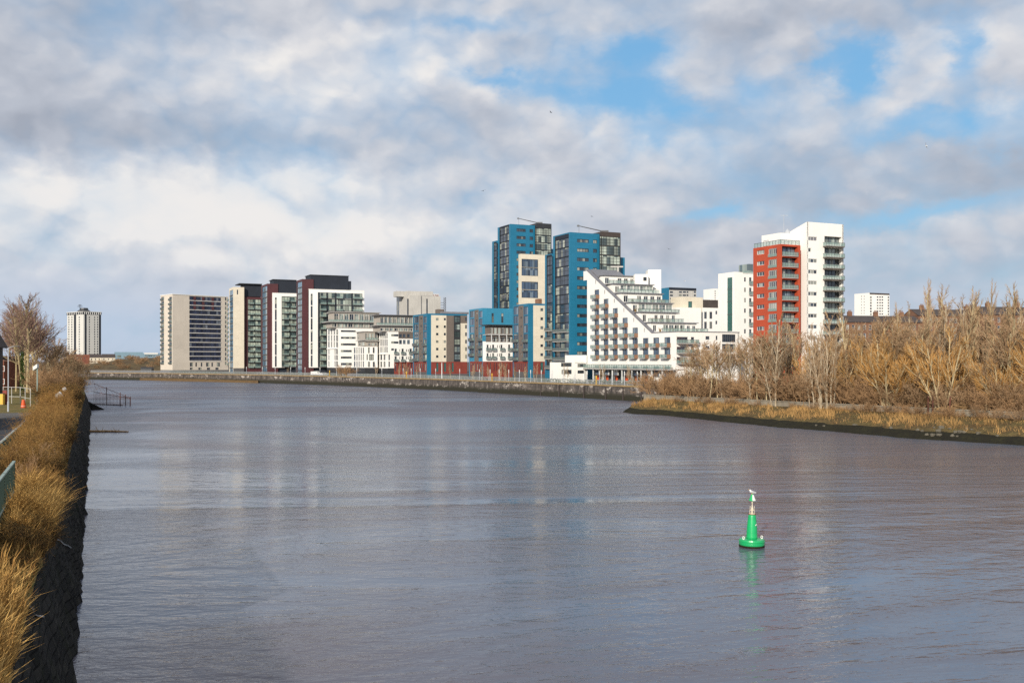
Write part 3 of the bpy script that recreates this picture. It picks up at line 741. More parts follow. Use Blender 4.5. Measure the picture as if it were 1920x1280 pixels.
# W1 back block
b=Bld('apartment_block','white low apartment block with ribbon windows and set back brown penthouse, before the dark towers','apartment block',(632,492),613.3,712,615)
fc=b.rf
for r,(y0,y1) in enumerate([(619,622.5),(631.3,635),(643.5,647.5),(656,660),(668.2,672),(680,684.5)]):
    b.win(fc,639,667 if r<3 else 659.5,y0,y1,6,1,'glassdark')
for y0,y1 in((617,627),(628.3,639.5),(640.6,651)):
    for x in(615,620.5,625.5,630): b.win(b.lf,x,x+(3.2 if x in(615,663.2) else 2.3),y0,y1,1,1,'glassblue' if x<617 else 'glassdark')
for y0,y1 in((654.5,664),(665.5,675),(677,687)):
    for x in(615.5,627,630): b.win(b.lf,x,x+2.2,y0,y1,1,1,'glassblue' if x<617 else 'glassdark')
b.lf.zone(613,633,689,712,'dark'); fc.zone(631,713,689,712,'dark')
mb=MB(); mb.fbox(b.lf,0,b.lf.L+0.3,b.lf.z(653.2,b.lf.L)-0.15,b.lf.z(653.2,b.lf.L)+0.15,0,0.35); b.part('string_course',mb,'white')
b.finish('white')
f1=penthouse(b,fc,622,712,603.6,614.8,9,d=-1.2); terrace(b,fc,616,713,603.4,-12,0.4); 
penthouse(b,fc,626,711,586,603.2,9,d=-2.2); penthouse(b,b.lf,615.5,631.5,586.5,603.2,3,d=-1.4,back=-9); penthouse(b,b.lf,615,631.5,604.2,614.8,3,d=-0.8,back=-9)
# W1b front low block
b=Bld('apartment_block','small white riverside block with rounded penthouse canopy, lowest of the white group','apartment block',(684,470),662.3,708,649.5)
for y0,y1 in((651.5,662.5),(664,675.5),(677,688)):
    for x in(663.2,668,672,676,680): b.win(b.lf,x,x+(3.2 if x in(615,663.2) else 2.3),y0,y1,1,1,'glassblue' if x<664 else 'glassdark')
for x0,x1,y0,y1 in((690,693.5,651,662),(699,702.5,651,662),(692,701,664,675.5),(687.5,689.5,664,675),(690,694,678,688),(699,703,678,688)): b.win(b.rf,x0,x1,y0,y1,2,1)
b.lf.zone(662,685,689,712,'dark'); b.rf.zone(683,709,689,712,'dark')
b.finish('white')
penthouse(b,b.rf,690,708,640,649,3,d=-0.8); terrace(b,b.rf,686,709,637,-9,0.4); penthouse(b,b.rf,684,708,622,636.8,4,d=-1.2,over=0.6); penthouse(b,b.lf,669,683.5,622.4,637.0,2,d=-1.5,back=-8); penthouse(b,b.lf,671,683.5,639,649,2,d=-1.0,back=-8)
# W2
b=Bld('apartment_block','white stepped apartment block with brown penthouse and juliet balconies, joined to the red base','apartment block',(727,462),705,774.5,621.8)
for y0,y1 in((624.5,634.5),(636,648.5),(650,661)):
    for x in(706,713,716.8,720.6,724.2): b.win(b.lf,x,x+(4.5 if x==706 else 2.4),y0,y1,1,1,'glassblue' if x<707 else 'glassdark')
fc=b.rf
for y0,y1 in((626.5,630.5),(640,644)): b.win(fc,733.5,747.5,y0,y1,4,1,'glassdark')
b.win(fc,733.5,738.7,653,657,1,1,'glassdark')
for y0,y1 in((664.5,675),(677.5,688)):
    for x in(707.5,713,719): b.win(b.lf,x,x+3.5,y0,y1,2,1,'glassdark')
    for x in(728.5,): b.win(fc,x,x+2.6,y0,y1,1,1)
for y0 in(653.5,667.5):
    for x in(739,752,767):
        b.win(fc,x+1,x+5,y0,y0+10,2,1); b.bal(fc,x-0.8,x+6.6,y0+10,dep=1.0,slabm='slab',bars=True)
    for x in(749,761.5,765): b.win(fc,x,x+1.4,y0+1,y0+6,1,1)
fc.zone(747,775,621,635,'brown'); fc.zone(739,775,678,706,'brickred'); fc.zone(726,739,690,706,'dark'); b.lf.zone(704,728,690,706,'dark')
for y0,y1 in((626,632.5),(637,645)):
    for x in(748.5,755.5,763.5): b.win(fc,x,x+5,y0,y1,3,1,'glassblue')
for x in(741,747,754,760,766,771): b.win(fc,x,x+1.8,681,696,1,1,'glassdark')
b.finish('white')
penthouse(b,fc,712.5,774,612,621.6,7,d=-1.0); terrace(b,fc,706,774.5,609.5,-11,0.5); penthouse(b,fc,712.5,774,592,609.3,8,d=-2.0); 
b.boxpx('roof',fc,706,775,589.9,590.8,-12,-0.4,'greyroof')
mb=MB(); mb.fbox(b.lf,0,b.lf.L,b.lf.z(663.4,b.lf.L)-0.15,b.lf.z(663.4,b.lf.L)+0.15,0,0.35); b.part('string_course',mb,'white')

# ================================================================== 4 blue and cream blocks with red bases
def bayface(b,fc,xs,y0,dy,n,nbal,redtop,gm='glassblue'):
    """the glazed river end: two glass columns and a brown strip between, balconies on the lowest storeys"""
    (g0,g1),(w0,w1),(g2,g3)=xs
    for i in range(n):
        ya=y0+dy*i
        for a,c in((g0,g1),(g2,g3)):
            b.win(fc,a,c,ya+1.0,ya+dy-1.2,2 if c-a>7 else 1,1,gm if i<n-nbal else 'glassdark','frame')
            if i>=n-nbal: b.bal(fc,a,c,ya+dy-1.0,dep=0.9,slabm='dslab',gl='balglass',bars=True)
        wm=(w0+w1)/2; b.win(fc,wm-1.2,wm+1.6,ya+3,ya+6.5,1,1,'glass')
    fc.zone(w0,w1,y0-1,redtop,'brown')
    fc.zone(g0,g3,redtop,720,'brickred')
    k=0; x=g0+1
    while x<g3-2: b.win(fc,x,x+2.0,redtop+3,redtop+17,1,1,'glassdark'); x+=3.9
    fc.zone(g0,g3,redtop+19,760,'dslab')
def blueblock(label,Cn,L,R,top,base=None): return Bld('apartment_block',label,'apartment block',Cn,L,R,top)
# block 1
b=blueblock('blue and cream apartment block with a brown stripe, leftmost of the blue blocks',(801,437),774.3,876,587.5)
bayface(b,b.lf,((776,784.5),(785,793.5),(794,800)),592.5,14.1,6,3,678)
fc=b.rf
fc.zone(801,808,588,720,'blue'); fc.zone(808.2,837,591,678,'cream'); fc.zone(837,851,591.5,678,'brown'); fc.zone(863.5,876,606,678,'cream'); fc.zone(863.5,876,591.5,606,'brown'); fc.zone(808.2,876,678,701,'brickred'); fc.zone(808.2,877,701,740,'dslab'); fc.zone(851,863.5,591.5,678,'dark')
for i in range(6):
    y=596+14*i; b.win(fc,817.7,822.2,y,y+4.6,1,1,'glass' if i else 'glasspale'); b.win(fc,832.2,836.2,y,y+4.6,1,1,'glass')
    b.win(fc,852,862.5,y-2.5,y+8,2,2,'glasspale' if i in(1,4,5) else 'glassgreen','dark')
for x in(818,832.5,847): b.win(fc,x,x+4,680,697,1,2,'teal')
for i in range(6): b.win(fc,872.2,875.5,595+14*i,602+14*i,1,1,'glassdark')
b.finish('blue')
b.boxpx('roof_box',b.rf,822,832,579.5,588.5,-9,-5,'brown'); b.boxpx('roof',b.rf,828,879,584.6,588.2,-10,-3,'greyroof')
# block 2
b=blueblock('bright blue apartment block with two tall slot windows, middle of the blue blocks',(905,402),879.7,962,577.3)
bayface(b,b.lf,((881,889),(889.5,897.5),(898,904.5)),582,14.4,6,3,677.5)
fc=b.rf
for x in(921.8,940): b.win(fc,x,x+4.2,587,605,1,2,'glass')
fc.zone(905,962,640,677,'white'); fc.zone(908,962,677.5,720,'brickred')
b.finish('bluelight')
# townhouse terrace in front of block 2
b=Bld('townhouse_block','low white block with brown top storey and small balconies, set between two blue blocks','apartment block',(911,386),None,961.2,641,depth=3)
fc=b.rf; b.lf.zoneuz(0,4,QZ,fc.z(677.5,0),'brickred')
for y0 in(646,661.8):
    for x in(911.5,922,937.5,952): 
        b.win(fc,x+1,x+4.6,y0,y0+11,2,1); b.bal(fc,x-0.5,x+7,y0+11,dep=0.9,slabm='slab',bars=True)
    for x in(919,932,936): b.win(fc,x,x+1.5,y0+1,y0+6.5,1,1)
fc.zone(909,962,677.5,720,'brickred')
for x in(913,919,926,931,938,944,950,956): b.win(fc,x,x+1.5,680,695,1,1,'glassdark')
b.finish('white')
f=penthouse(b,fc,918,961,611,627,6,d=-2.5,back=-7,pm='brown'); penthouse(b,fc,919,961,628,641,6,d=-2.7,back=-7,pm='brown'); b.boxpx('roof',fc,914,961,608.5,610.0,-8,-1.0,'dark')
mb=MB(); f=fc.off(-0.6); z0=b.z1; z1=f.z(628,10)
for x in(921.5,936,950): u=f.u(x); mb.fbox(f,u-0.12,u+0.12,z0,z1,-0.15,0.15)
mb.fbox(f,f.u(915),f.u(950)+0.12,z1,z1+0.25,-0.15,0.15); b.part('terrace_frame',mb,'wframe')
# block 3
b=blueblock('blue and cream apartment block close before the nearer blue tower','x' and (990.8,366),961.5,1021.5,568.7)
bayface(b,b.lf,((963,971.7),(972,981.7),(982,989.8)),574,17.0,6,3,677.5)
fc=b.rf
fc.zone(990.8,999.2,569,720,'blue'); fc.zone(999.8,1021.6,572.5,677.5,'cream'); fc.zone(999.8,1021.6,677.5,701,'brickred'); fc.zone(999.8,1023,701,740,'dslab')
for i in range(6): b.win(fc,1013.5,1018.6,578+16.8*i,583.3+16.8*i,1,1,'glasspale' if i in(0,2) else 'glass')
b.win(fc,1013.5,1018.6,679,697,1,2,'teal')
b.finish('blue')
b.boxpx('roof_vent',b.rf,1010,1016,560,569.6,-7,-4,'copper')

# ================================================================== 5 blue towers
def blue_tower(label,Cn,L,R,top,glassx,nfl,fl,ytop,wins,small,nwin,wing,turret,turtop,tback,ball=0,ybase=677,low=None,tm='darkbrown'):
    b=Bld('apartment_tower',label,'apartment tower',Cn,L,R,top)
    fc=b.lf
    for i in range(nfl):
        y=ytop+fl*i; b.win(fc,glassx[0],glassx[1],y,y+fl-0.9,3,2,'glassdark','dark',d=-0.22)
        if i>=nfl-ball: b.bal(fc,glassx[0],glassx[1],y+fl-0.6,dep=1.0,slabm='slab',bars=True)
    fc.zone(glassx[0],glassx[1],ytop-7,ytop+fl*nfl,'navy'); fc.zone(L-1,Cn[0]+1,ytop+fl*nfl+3,740,'darkbrown')
    b.rows(b.rf,wins[0],wins[1],wins[2],wins[3],fl,nwin,4,1,'glass','dark'); b.rows(b.rf,small[0],small[1],wins[2]+1,wins[3]+1.5,fl,nwin,2,1,'glass','dark')
    b.finish('blue')
    # lower wing on the river side
    wl_,wr,wt,n2=wing
    f=Face((b.L[0]-E[0]*9-PV[0]*0.5,b.L[1]-E[1]*9-PV[1]*0.5),(b.L[0]-PV[0]*0.5,b.L[1]-PV[1]*0.5))
    w2=Face((f.pt(f.u(wl_),0,0)[0],f.pt(f.u(wl_),0,0)[1]),f.B,QZ,f.z(wt,f.L))
    for i in range(n2):
        y=wt+5+fl*i; b.win(w2,wl_+3.2,wr-1.5,y,y+fl-0.9,2,2,'glassdark','dark')
        if i>=n2-ball-1 and ball: b.bal(w2,wl_+3.2,wr-1.5,y+fl-0.6,dep=1.0,slabm='slab',bars=True)
    w2.zone(wl_+3.2,wr-1.5,wt+2.5,wt+5+fl*n2,'navy')
    mbs={}; grid_wall(w2,'blue',mbs); [b.part(b.NAMES[k],v,k) for k,v in mbs.items()]
    mb=MB(); mb.fbox(w2,0.0,w2.L-0.01,QZ,w2.z1,-12,-0.5); mb.fbox(w2,w2.L-0.01,w2.L,QZ,w2.z1,-12,-0.0); mb.fbox(w2,0,w2.L-0.01,w2.z1-0.01,w2.z1+0.02,-0.6,0); b.part('wing',mb,'blue')
    # glass turret on the far corner
    t0,t1,t2=turret
    q=b.rf.pt(b.rf.u(t1),0,0)
    Lp=(q[0]-E[0]*6,q[1]-E[1]*6); tf=Face((q[0]+E[0]*1.2,q[1]+E[1]*1.2),(q[0]+E[0]*1.2+PV[0]*30,q[1]+E[1]*1.2+PV[1]*30))
    tf=Face(tf.A,tf.pt(tf.u(t2),0,0)[:2],QZ,PZ(turtop,q[1])); lf2=Face((tf.A[0]-E[0]*8,tf.A[1]-E[1]*8),tf.A,QZ,tf.z1)
    nt_=10
    for i in range(nt_):
        u0,u1,z0,z1=tf.rect(t1+0.4,t2-0.4,turtop+9+fl*i,turtop+9+fl*(i+1)-0.8); b.winuz(tf,u0,u1,z0,z1,6,3,'glassgreen','dark')
        b.winuz(lf2,5.6,7.8,z0,z1,1,2,'glassgreen','dark')
    mbs={}; grid_wall(tf,tm,mbs); grid_wall(lf2,tm,mbs); [b.part('turret',v,k) for k,v in mbs.items()]
    mb=MB(); mb.fbox(tf,0.02,tf.L,QZ,tf.z1-0.02,-8,-0.6); mb.fbox(tf,tf.L,tf.L+0.02,QZ,tf.z1,-8,0); b.part('turret_core',mb,tm)
    b.boxpx('annex',tf,t2-(2 if tback else 0),t2+8,turtop+48,turtop+140,-6,-2.5,'blue')
    # window-cleaning crane on the roof
    p=tf.pt(tf.L*0.45,-4,tf.z1); cr=MB()
    cr.box(p[0]-1.4,p[0]+1.4,p[1]-0.9,p[1]+0.9,p[2],p[2]+1.0); cr.tube([(p[0],p[1],p[2]+0.6),(p[0]-9.5,p[1]-1,p[2]+2.6)],[0.22,0.16],5,cap=True); cr.box(p[0]-10,p[0]-9.2,p[1]-1.3,p[1]-0.7,p[2]+2.3,p[2]+2.9)
    cr.tube([(p[0]-9.3,p[1]-1,p[2]+2.4),(p[0]-9.3,p[1]-1,p[2]-1.2)],0.05,4)
    b.part('roof_crane',cr,'frame')
    return b
bt1=blue_tower('tall blue apartment tower farther back, left of the two blue towers','x' and (957,440),933,1003,419.8,(936.5,954.5),19,13.8,426,(968.5,985.6,429,434.6),(993,999.5),12,(922.6,933.4,451,17),(1002,1004,1034),418.7,True,tm='dark')
bt2=blue_tower('nearer blue apartment tower with balconies low down, beside the white terraced block',(1068.5,352),1037,1124,435.2,(1040.5,1066.5),13,17.5,448,(1082,1104,448.5,455),(1112,1119.5),13,(1021.7,1037,475.6,12),(1122.7,1124.5,1163.5),434.8,False,ball=4)
# cream block before the rear tower
b=Bld('apartment_tower','cream faced tower block with two big dark window panels, between the blue towers','apartment tower',(976.3,439.4),None,1022,475.8,depth=2.3)
for y0,y1 in((486,517.5),(528,559)):
    h=(y1-y0)/2.0
    for i in range(2): b.win(b.rf,978.0,1009,y0+h*i,y0+h*(i+1)-0.5,5,1,'glassblue','dark')
b.finish('cream')
# white podium under the nearer tower
b=Bld('podium_building','low white two storey building at the foot of the nearer blue tower','building',(1046,340),None,1100,679,depth=6)
for x0,x1,y0,y1 in((1052,1072,679.6,687),(1053,1072,693,701),(1083,1099,681.5,688),(1083,1097,694,700)): b.win(b.rf,x0,x1,y0,y1,5,1,'glass','dark')
b.finish('white')
b.boxpx('upper_storey',b.rf,1078,1100,665.6,679.3,-7,0.3,'white')
# ================================================================== 6 white terraced block with the long sloping roof edge
A=(PX(1100.8,345),345.0)
fw=Face(A,(A[0]+E[0]*80,A[1]+E[1]*80)); Lw=fw.u(1268); B_=fw.pt(Lw,0,0)[:2]
fw=Face(A,B_,QZ,fw.z(506.4,0))
b=Bld.__new__(Bld); b.o=((A[0]+B_[0])/2,(A[1]+B_[1])/2,QZ); b.z0=QZ
b.root=empty('terraced_apartment_block','white riverside apartment block whose long sloping edge steps down in glazed terraces','apartment block',b.o)
zt=fw.z(506.4,0.3); us=fw.u(1223); zs=fw.z(624,us)      # top of the slope, foot of the slope
zlow=zs; slope=lambda u: zt+(zs-zt)*min(max((u-0.5)/(us-0.5),0),1)
rowz=[fw.z(559+18.75*k,fw.u(1118.6)) for k in range(7)]   # balcony floor levels
cols=[1118.6,1135.8,1153,1171.4,1190.3,1210,1229.7,1250.6]; start=[0,1,2,3,4,5,5,5]
doors=[]
for c_,(px,st) in enumerate(zip(cols,start)):
    u=fw.u(px)
    for k in range(st,7):
        z=rowz[k]; doors.append(0)
        b.winuz(fw,u-1.5,u+1.75,z+0.05,z+2.85,2,1,'glassblue','frame')
        balcony(b,fw,u-2.0,u+1.85,z,dep=1.35,rail=1.1,slabm='copper' if False else 'slab',side='copper')
    u_=u; b.winuz(fw,u-1.5,u+1.75,rowz[6]-5.6,rowz[6]-2.6,2,1,'glassblue','frame')
for (px,py) in((1116.7,529),(1133.6,547.5),(1151.5,564.5),(1169.5,581.5),(1188,600),(1207.8,619)):
    b.win(fw,px-0.7,px+0.8,py-4,py+3.5,1,1,'glassdark')
gtop=fw.z(690,fw.u(1118))       # top of the ground floor
fw_full=Face(fw.A,fw.B,gtop,max(zt,fw.z1))
fw_full.holes=fw.holes; mbs={}; 
# wall under the slope: split the facade in strips that follow the slope
def sloped_wall(fc,mat,zfun,mb):
    q=lambda a: round(a/0.05)*0.05
    H=[(q(a),q(bb),q(c),q(d)) for a,bb,c,d in fc.holes]
    us_=sorted({0.0,q(fc.L),q(us),0.5}|{h[0] for h in H}|{h[1] for h in H})
    for i in range(len(us_)-1):
        ua,ub=us_[i],us_[i+1]; um=(ua+ub)/2
        hs=sorted([h for h in H if h[0]<um<h[1]],key=lambda h:h[2]); z=fc.z0
        for h in hs:
            if h[2]>z: mb.quad(fc.pt(ua,0,z),fc.pt(ub,0,z),fc.pt(ub,0,h[2]),fc.pt(ua,0,h[2]))
            z=h[3]
        mb.quad(fc.pt(ua,0,z),fc.pt(ub,0,z),fc.pt(ub,0,max(zfun(ub),z)),fc.pt(ua,0,max(zfun(ua),z)))
    for a,bb,c,d in H:
        e=-0.3; P=fc.pt
        mb.quad(P(a,0,c),P(a,e,c),P(a,e,d),P(a,0,d)); mb.quad(P(bb,e,c),P(bb,0,c),P(bb,0,d),P(bb,e,d)); mb.quad(P(a,0,c),P(bb,0,c),P(bb,e,c),P(a,e,c)); mb.quad(P(a,e,d),P(bb,e,d),P(bb,0,d),P(a,0,d))
mb=MB(); sloped_wall(fw_full,'white',slope,mb)
b.part('wall',mb,'white')
# grey sloping coping of the wall and its thickness
mb=MB(); P=fw.pt
mb.hexa([P(0.0,0.25,zt-0.1),P(us,0.25,zs-0.1),P(us,-0.9,zs-0.1),P(0.0,-0.9,zt-0.1),P(0.0,0.25,zt+0.3),P(us,0.25,zs+0.3),P(us,-0.9,zs+0.3),P(0.0,-0.9,zt+0.3)])
mb.hexa([P(us,0.15,zs-0.05),P(Lw+0.1,0.15,zs-0.05),P(Lw+0.1,-0.6,zs-0.05),P(us,-0.6,zs-0.05),P(us,0.15,zs+0.2),P(Lw+0.1,0.15,zs+0.2),P(Lw+0.1,-0.6,zs+0.2),P(us,-0.6,zs+0.2)])
b.part('coping',mb,'greyroof')
mb=MB(); mb.quad(P(0.5,-0.6,zt),P(us,-0.6,zs),P(us,-0.6,gtop),P(0.5,-0.6,gtop)); mb.fbox(fw,-2.6,-0.01,zt-3.4,zt-0.2,-5,0.0); b.part('inner_wall',mb,'white')
# terrace storeys behind the wall, one per level, each ending in a glazed front that looks upstream
levels=[  # (x0,x1,ytop,ybot, kind)
 (1132,1191,516.5,532.5,'white',5),(1151,1224,532.5,549,'glass',6),(1167,1241.5,549.5,567.5,'white',6),(1184,1261,567.5,586,'glass',6),(1202,1268,585.5,604,'mixed',6),(1222,1306,605,622.5,'wide',8)]
uprev=None
for k,(x0,x1,y0,y1,kd,nw) in enumerate(levels):
    # the end face stands where the slope meets its floor, running back from the river wall
    zf=None
    lo,hi=0.5,us+6
    for _ in range(40):
        um=(lo+hi)/2
        if slope(um)>fw.z(y1,um): lo=um
        else: hi=um
    ue=lo-1.5; q0=fw.pt(ue,-0.95,0)[:2]
    ef=Face(q0,(q0[0]+PV[0]*60,q0[1]+PV[1]*60)); uL=max(0.05,ef.u(x0)); uR=ef.u(x1); z0,z1=ef.z(y1,uL),ef.z(y0,uL)
    ff=Face(ef.pt(uL,0,0)[:2],ef.pt(uR,0,0)[:2],z0,z1)
    n=nw; st=ff.L/n; h=z1-z0
    for i in range(n):
        if kd=='glass' and i>=1: b.winuz(ff,st*i+0.05,st*(i+1)-0.05,z0+0.9,z1-0.35,2,2,'glasspale','wframe')
        elif kd=='wide' and 1<i<n-2: b.winuz(ff,st*i+0.1,st*(i+1)-0.1,z0+0.3,z1-0.5,2,1,'glasspale','wframe')
        elif i!=1: b.winuz(ff,st*i+0.5,st*(i+1)-0.35,z0+0.2,z1-0.7,2,1,'glass','wframe')
    mbs={}; grid_wall(ff,'white',mbs); [b.part('terrace_front',v,kk) for kk,v in mbs.items()]
    mb=MB(); 
    back=max(ue-1.0,2.0)
    # body of the storey, running back along the river wall
    D=ef.pt; U=fw.U
    pl=[ff.pt(0.0,-0.4,0)[:2],ff.pt(ff.L,-0.4,0)[:2]]
    pl+= [(pl[1][0]-E[0]*back,pl[1][1]-E[1]*back),(pl[0][0]-E[0]*back,pl[0][1]-E[1]*back)]
    mb.prism(pl,z0-(3.0 if k==len(levels)-1 else 0.3),z1-0.02); b.part('storey',mb,'white')
    mb=MB(); mb.fbox(ff,-0.5,ff.L+0.3,z1,z1+0.28,-back,0.7); b.part('roof',mb,'greyroof')
    # side wall towards the slope, terrace slab and glass balustrade
    dz=4.0 if k<5 else 6.0
    mb=MB(); mb.fbox(ff,-uL+0.1,ff.L+0.2,z0-0.3,z0,-0.2,dz); o=b.part('terrace',mb,'slab')
    r=MB(); r.fbox(ff,-uL+0.1,ff.L+0.2,z0+0.05,z0+1.05,dz-0.15,dz-0.1); obj('balustrade',r,M['balglass'],o,b.o)
    r=MB(); r.fbox(ff,-uL+0.1,ff.L+0.2,z0+1.05,z0+1.13,dz-0.18,dz-0.06)
    j=0
    while j*1.4<ff.L: r.fbox(ff,j*1.4,j*1.4+0.08,z0,z0+1.05,dz-0.2,dz-0.04); j+=1
    obj('handrail',r,M['frame'],o,b.o)
    if k in(2,3,4,5):
        r=MB()
        for j in range(5): 
            c0=ff.pt(ff.L*random.Random(k*9+j).random(),dz*0.5,z0); r.lathe([(0.28,c0[2]),(0.36,c0[2]+0.55)],8,c=c0[:2])
            for t in range(26):
                rr=random.Random(k*100+j*30+t); d_=Vector((rr.uniform(-1,1),rr.uniform(-1,1),rr.uniform(0.3,1.5))); p0=Vector((c0[0],c0[1],c0[2]+0.5)); r.tube([p0,p0+d_*0.7],[0.06,0.01],3)
        kind(obj('planter',r,M['dryleaf'],o,b.o,uv=False),'stuff')
# top roof and the two white stair drums
mb=MB(); f0=fw.off(-1.0); mb.hexa([f0.pt(0.5,0,zt),f0.pt(6,0,zt-3.0),f0.pt(6,-11,zt-3.0),f0.pt(0.5,-11,zt),f0.pt(0.5,0,zt+0.35),f0.pt(6.6,0,zt-2.6),f0.pt(6.6,-11,zt-2.6),f0.pt(0.5,-11,zt+0.35)]); b.part('sloping_roof',mb,'greyroof')
mb=MB(); p=f0.pt(1.5,-10.5,zt); mb.box(p[0]-0.2,p[0]+0.2,p[1]-0.2,p[1]+0.2,zt-0.5,zt+1.8); mb.box(p[0]-2.6,p[0]+1.8,p[1]-0.15,p[1]+0.15,zt+1.3,zt+1.75); b.part('roof_crane',mb,'pale_grey')
def bx(name,Y,x0,x1,y0,y1,dep,mat,ang=0.0):
    mb=MB(); mb.box(PX(x0,Y),PX(x1,Y),Y,Y+dep,PZ(y1,Y),PZ(y0,Y)); return b.part(name,mb,mat)
st_=bx('stair_tower',341,1215.5,1239.5,505.5,556,7,'white'); bx('stair_tower',338,1190,1215.4,514,535,8,'white')
mb=MB(); mb.box(PX(1206,338),PX(1212,338),337.7,338.1,PZ(526,338),PZ(519.5,338)); b.part('window',mb,'glass')
# right hand face that looks upstream
rf=Face(B_,(B_[0]+PV[0]*60,B_[1]+PV[1]*60),QZ,zs); rf=Face(B_,rf.pt(rf.u(1386),0,0)[:2],QZ,rf.z(622,0))
for y0 in(631.5,649.8,669):
    b.win(rf,1269,1289.5,y0,y0+11.5,4,1,'glassdark'); b.win(rf,1295.5,1301.5,y0,y0+11.5,1,1,'glass')
    b.bal(rf,1268.3,1305,y0+12,dep=1.6,rail=1.1)
    b.win(rf,1323,1330.5,y0-1.5,y0+5,2,1,'glassdark'); b.win(rf,1342,1345.5,y0-2,y0+6,1,1,'glassdark'); b.win(rf,1354,1379,y0-5,y0+10,7,2,'glassdark')
mbs={}; grid_wall(rf,'white',mbs); [b.part('wall',v,k) for k,v in mbs.items()]
mb=MB(); mb.fbox(rf,0.6,rf.L,QZ,rf.z1-0.4,-16,-0.6); mb.fbox(rf,rf.L-0.6,rf.L,QZ,rf.z1,-16,-0.0); b.part('core',mb,'white')
mb=MB(); mb.fbox(rf,0,rf.L+0.1,rf.z1,rf.z1+0.25,-0.7,0.12); b.part('coping',mb,'greyroof')
# ground floor: glazed shops behind columns, orange-red panels, glass balustrade of the terrace above
gf=Face(fw.A,fw.B,QZ,gtop).off(-2.2); gf=Face(gf.A,gf.B,QZ,gtop)
n=12
for i in range(n):
    u0,u1=gf.L*i/n+0.2,gf.L*(i+1)/n-0.2; b.winuz(gf,u0,u1,QZ+0.4,gtop-0.6,4,2,'glasspale','dark')
mbs={}; grid_wall(gf,'dark',mbs); [b.part('shop_front',v,k) for k,v in mbs.items()]
mb=MB(); mb.fbox(fw,-0.2,Lw,gtop-0.35,gtop,-3,1.8); o=b.part('terrace',mb,'slab')
r=MB(); r.fbox(fw,-0.1,Lw-0.1,gtop+0.08,gtop+1.25,1.6,1.66); obj('balustrade',r,M['balglass'],o,b.o)
r=MB(); r.fbox(fw,-0.1,Lw-0.1,gtop+1.25,gtop+1.33,1.56,1.70)
for k in range(int(Lw/1.5)): r.fbox(fw,k*1.5,k*1.5+0.08,gtop,gtop+1.25,1.58,1.68)
obj('handrail',r,M['frame'],o,b.o)
for px in(1101.5,1118,1136,1154,1172,1191,1208,1228,1248):
    u=fw.u(px); mb=MB(); mb.fbox(fw,u-0.16,u+0.16,QZ,gtop-0.35,1.0,1.35); b.part('column',mb,'wframe')
for px in(1112.5,1129.5,1147,1166,1184,1203.5):
    u=fw.u(px); mb=MB(); mb.fbox(gf,u-0.7,u+0.75,QZ+0.4,QZ+2.4,0.3,0.45); b.part('door_panel',mb,'orange')
u=fw.u(1248); mb=MB(); mb.fbox(gf,u-2.0,u+1.6,QZ+0.6,QZ+2.4,0.3,0.45); b.part('door_panel',mb,'orange')

# ================================================================== 7 cream stepped block behind, white block with green strip
b=Bld('apartment_block','cream stepped block with dark green window, behind the white terraces','apartment block',(1275.5,352),None,1318,556.2,depth=6)
b.win(b.rf,1290.5,1298,565,577,1,1,'teal'); b.finish('cream')
b.boxpx('drum',b.rf,1268,1315,576.6,625,-5,3.0,'white')
w=b.rf; f=Face(w.pt(w.u(1315),0.5,0)[:2],w.pt(w.u(1348),0.5,0)[:2],QZ,w.z(578,20))
for y0 in(584.5,603): b.win(f,1320.5,1325.5,y0,y0+13,2,1); b.win(f,1330.5,1335.5,y0,y0+13,2,1); b.win(f,1341.5,1345,y0-2,y0+5,1,1)
mbs={}; grid_wall(f,'white',mbs); [b.part('wall',v,k) for k,v in mbs.items()]
mb=MB(); mb.fbox(f,0,f.L,f.z1,f.z(562,5),-6,-1); b.part('roof',mb,'slate')
b=Bld('apartment_tower','white tower block with one dark green glass strip, beside the red tower','apartment tower',(1377,318),1346.7,1413,509.5)
b.lf.zone(1364,1373,520,621,'teal')
for y in(541.5,564.5,589): 
    u0,u1,z0,z1=b.lf.rect(1363.7,1373.3,y,y+0.9); mb=MB(); mb.fbox(b.lf,u0,u1,z0,z1,-0.02,0.08); b.part('strip_joint',mb,'frame')
for i in range(7):
    y=520+19.4*i; b.win(b.rf,1395.3,1398.6,y,y+8,1,1); b.win(b.rf,1404.8,1409.2,y,y+13,1,1,'glassdark'); b.bal(b.rf,1403.8,1410.5,y+13,dep=0.6)
b.finish('white')
b.boxpx('roof_rail',b.rf,1393,1412,507.5,513,-0.2,0.1,'balglass')
b.boxpx('lift_room',b.rf,1403.5,1412,495,510,-6,-1,'glasspale')

# ================================================================== 8 red and white tower
b=Bld('apartment_tower','red fronted apartment tower with a higher white part, among the bare trees','apartment tower',(1463.3,275),1412.3,1500.8,457.4)
for i in range(11):
    y=469.3+20.4*i
    b.win(b.lf,1419,1432.8,y,y+7.6,3,1,'glass','wframe'); b.win(b.lf,1441,1456.3,y-3.5,y+11.5,4,1,'glass','wframe')
    u0,u1,z0,z1=b.lf.rect(1440.5,1457,y+6.5,y+12); mb=MB(); mb.fbox(b.lf,u0,u1,z0,z1,0.12,0.16); b.part('juliet_rail',mb,'balglass')
    yy=462.3+20.6*i
    b.win(b.rf,1466.3,1495.8,yy,yy+16.8,4,1,'glass' if i%4 else 'glassblue','dark',d=-1.25)
    b.bal(b.rf,1466.3,1495.8,yy+16.9,dep=0.35,rail=1.05)
b.finish('red',depth=1.4)
mb=MB()
f=b.lf; mb.fbox(f,0,f.L,f.z1+0.1,f.z1+1.2,-0.3,-0.25); f=b.rf; mb.fbox(f,0,f.L,f.z1+0.1,f.z1+1.2,-0.3,-0.25); o=b.part('roof_balustrade',mb,'balglass')
mb=MB(); 
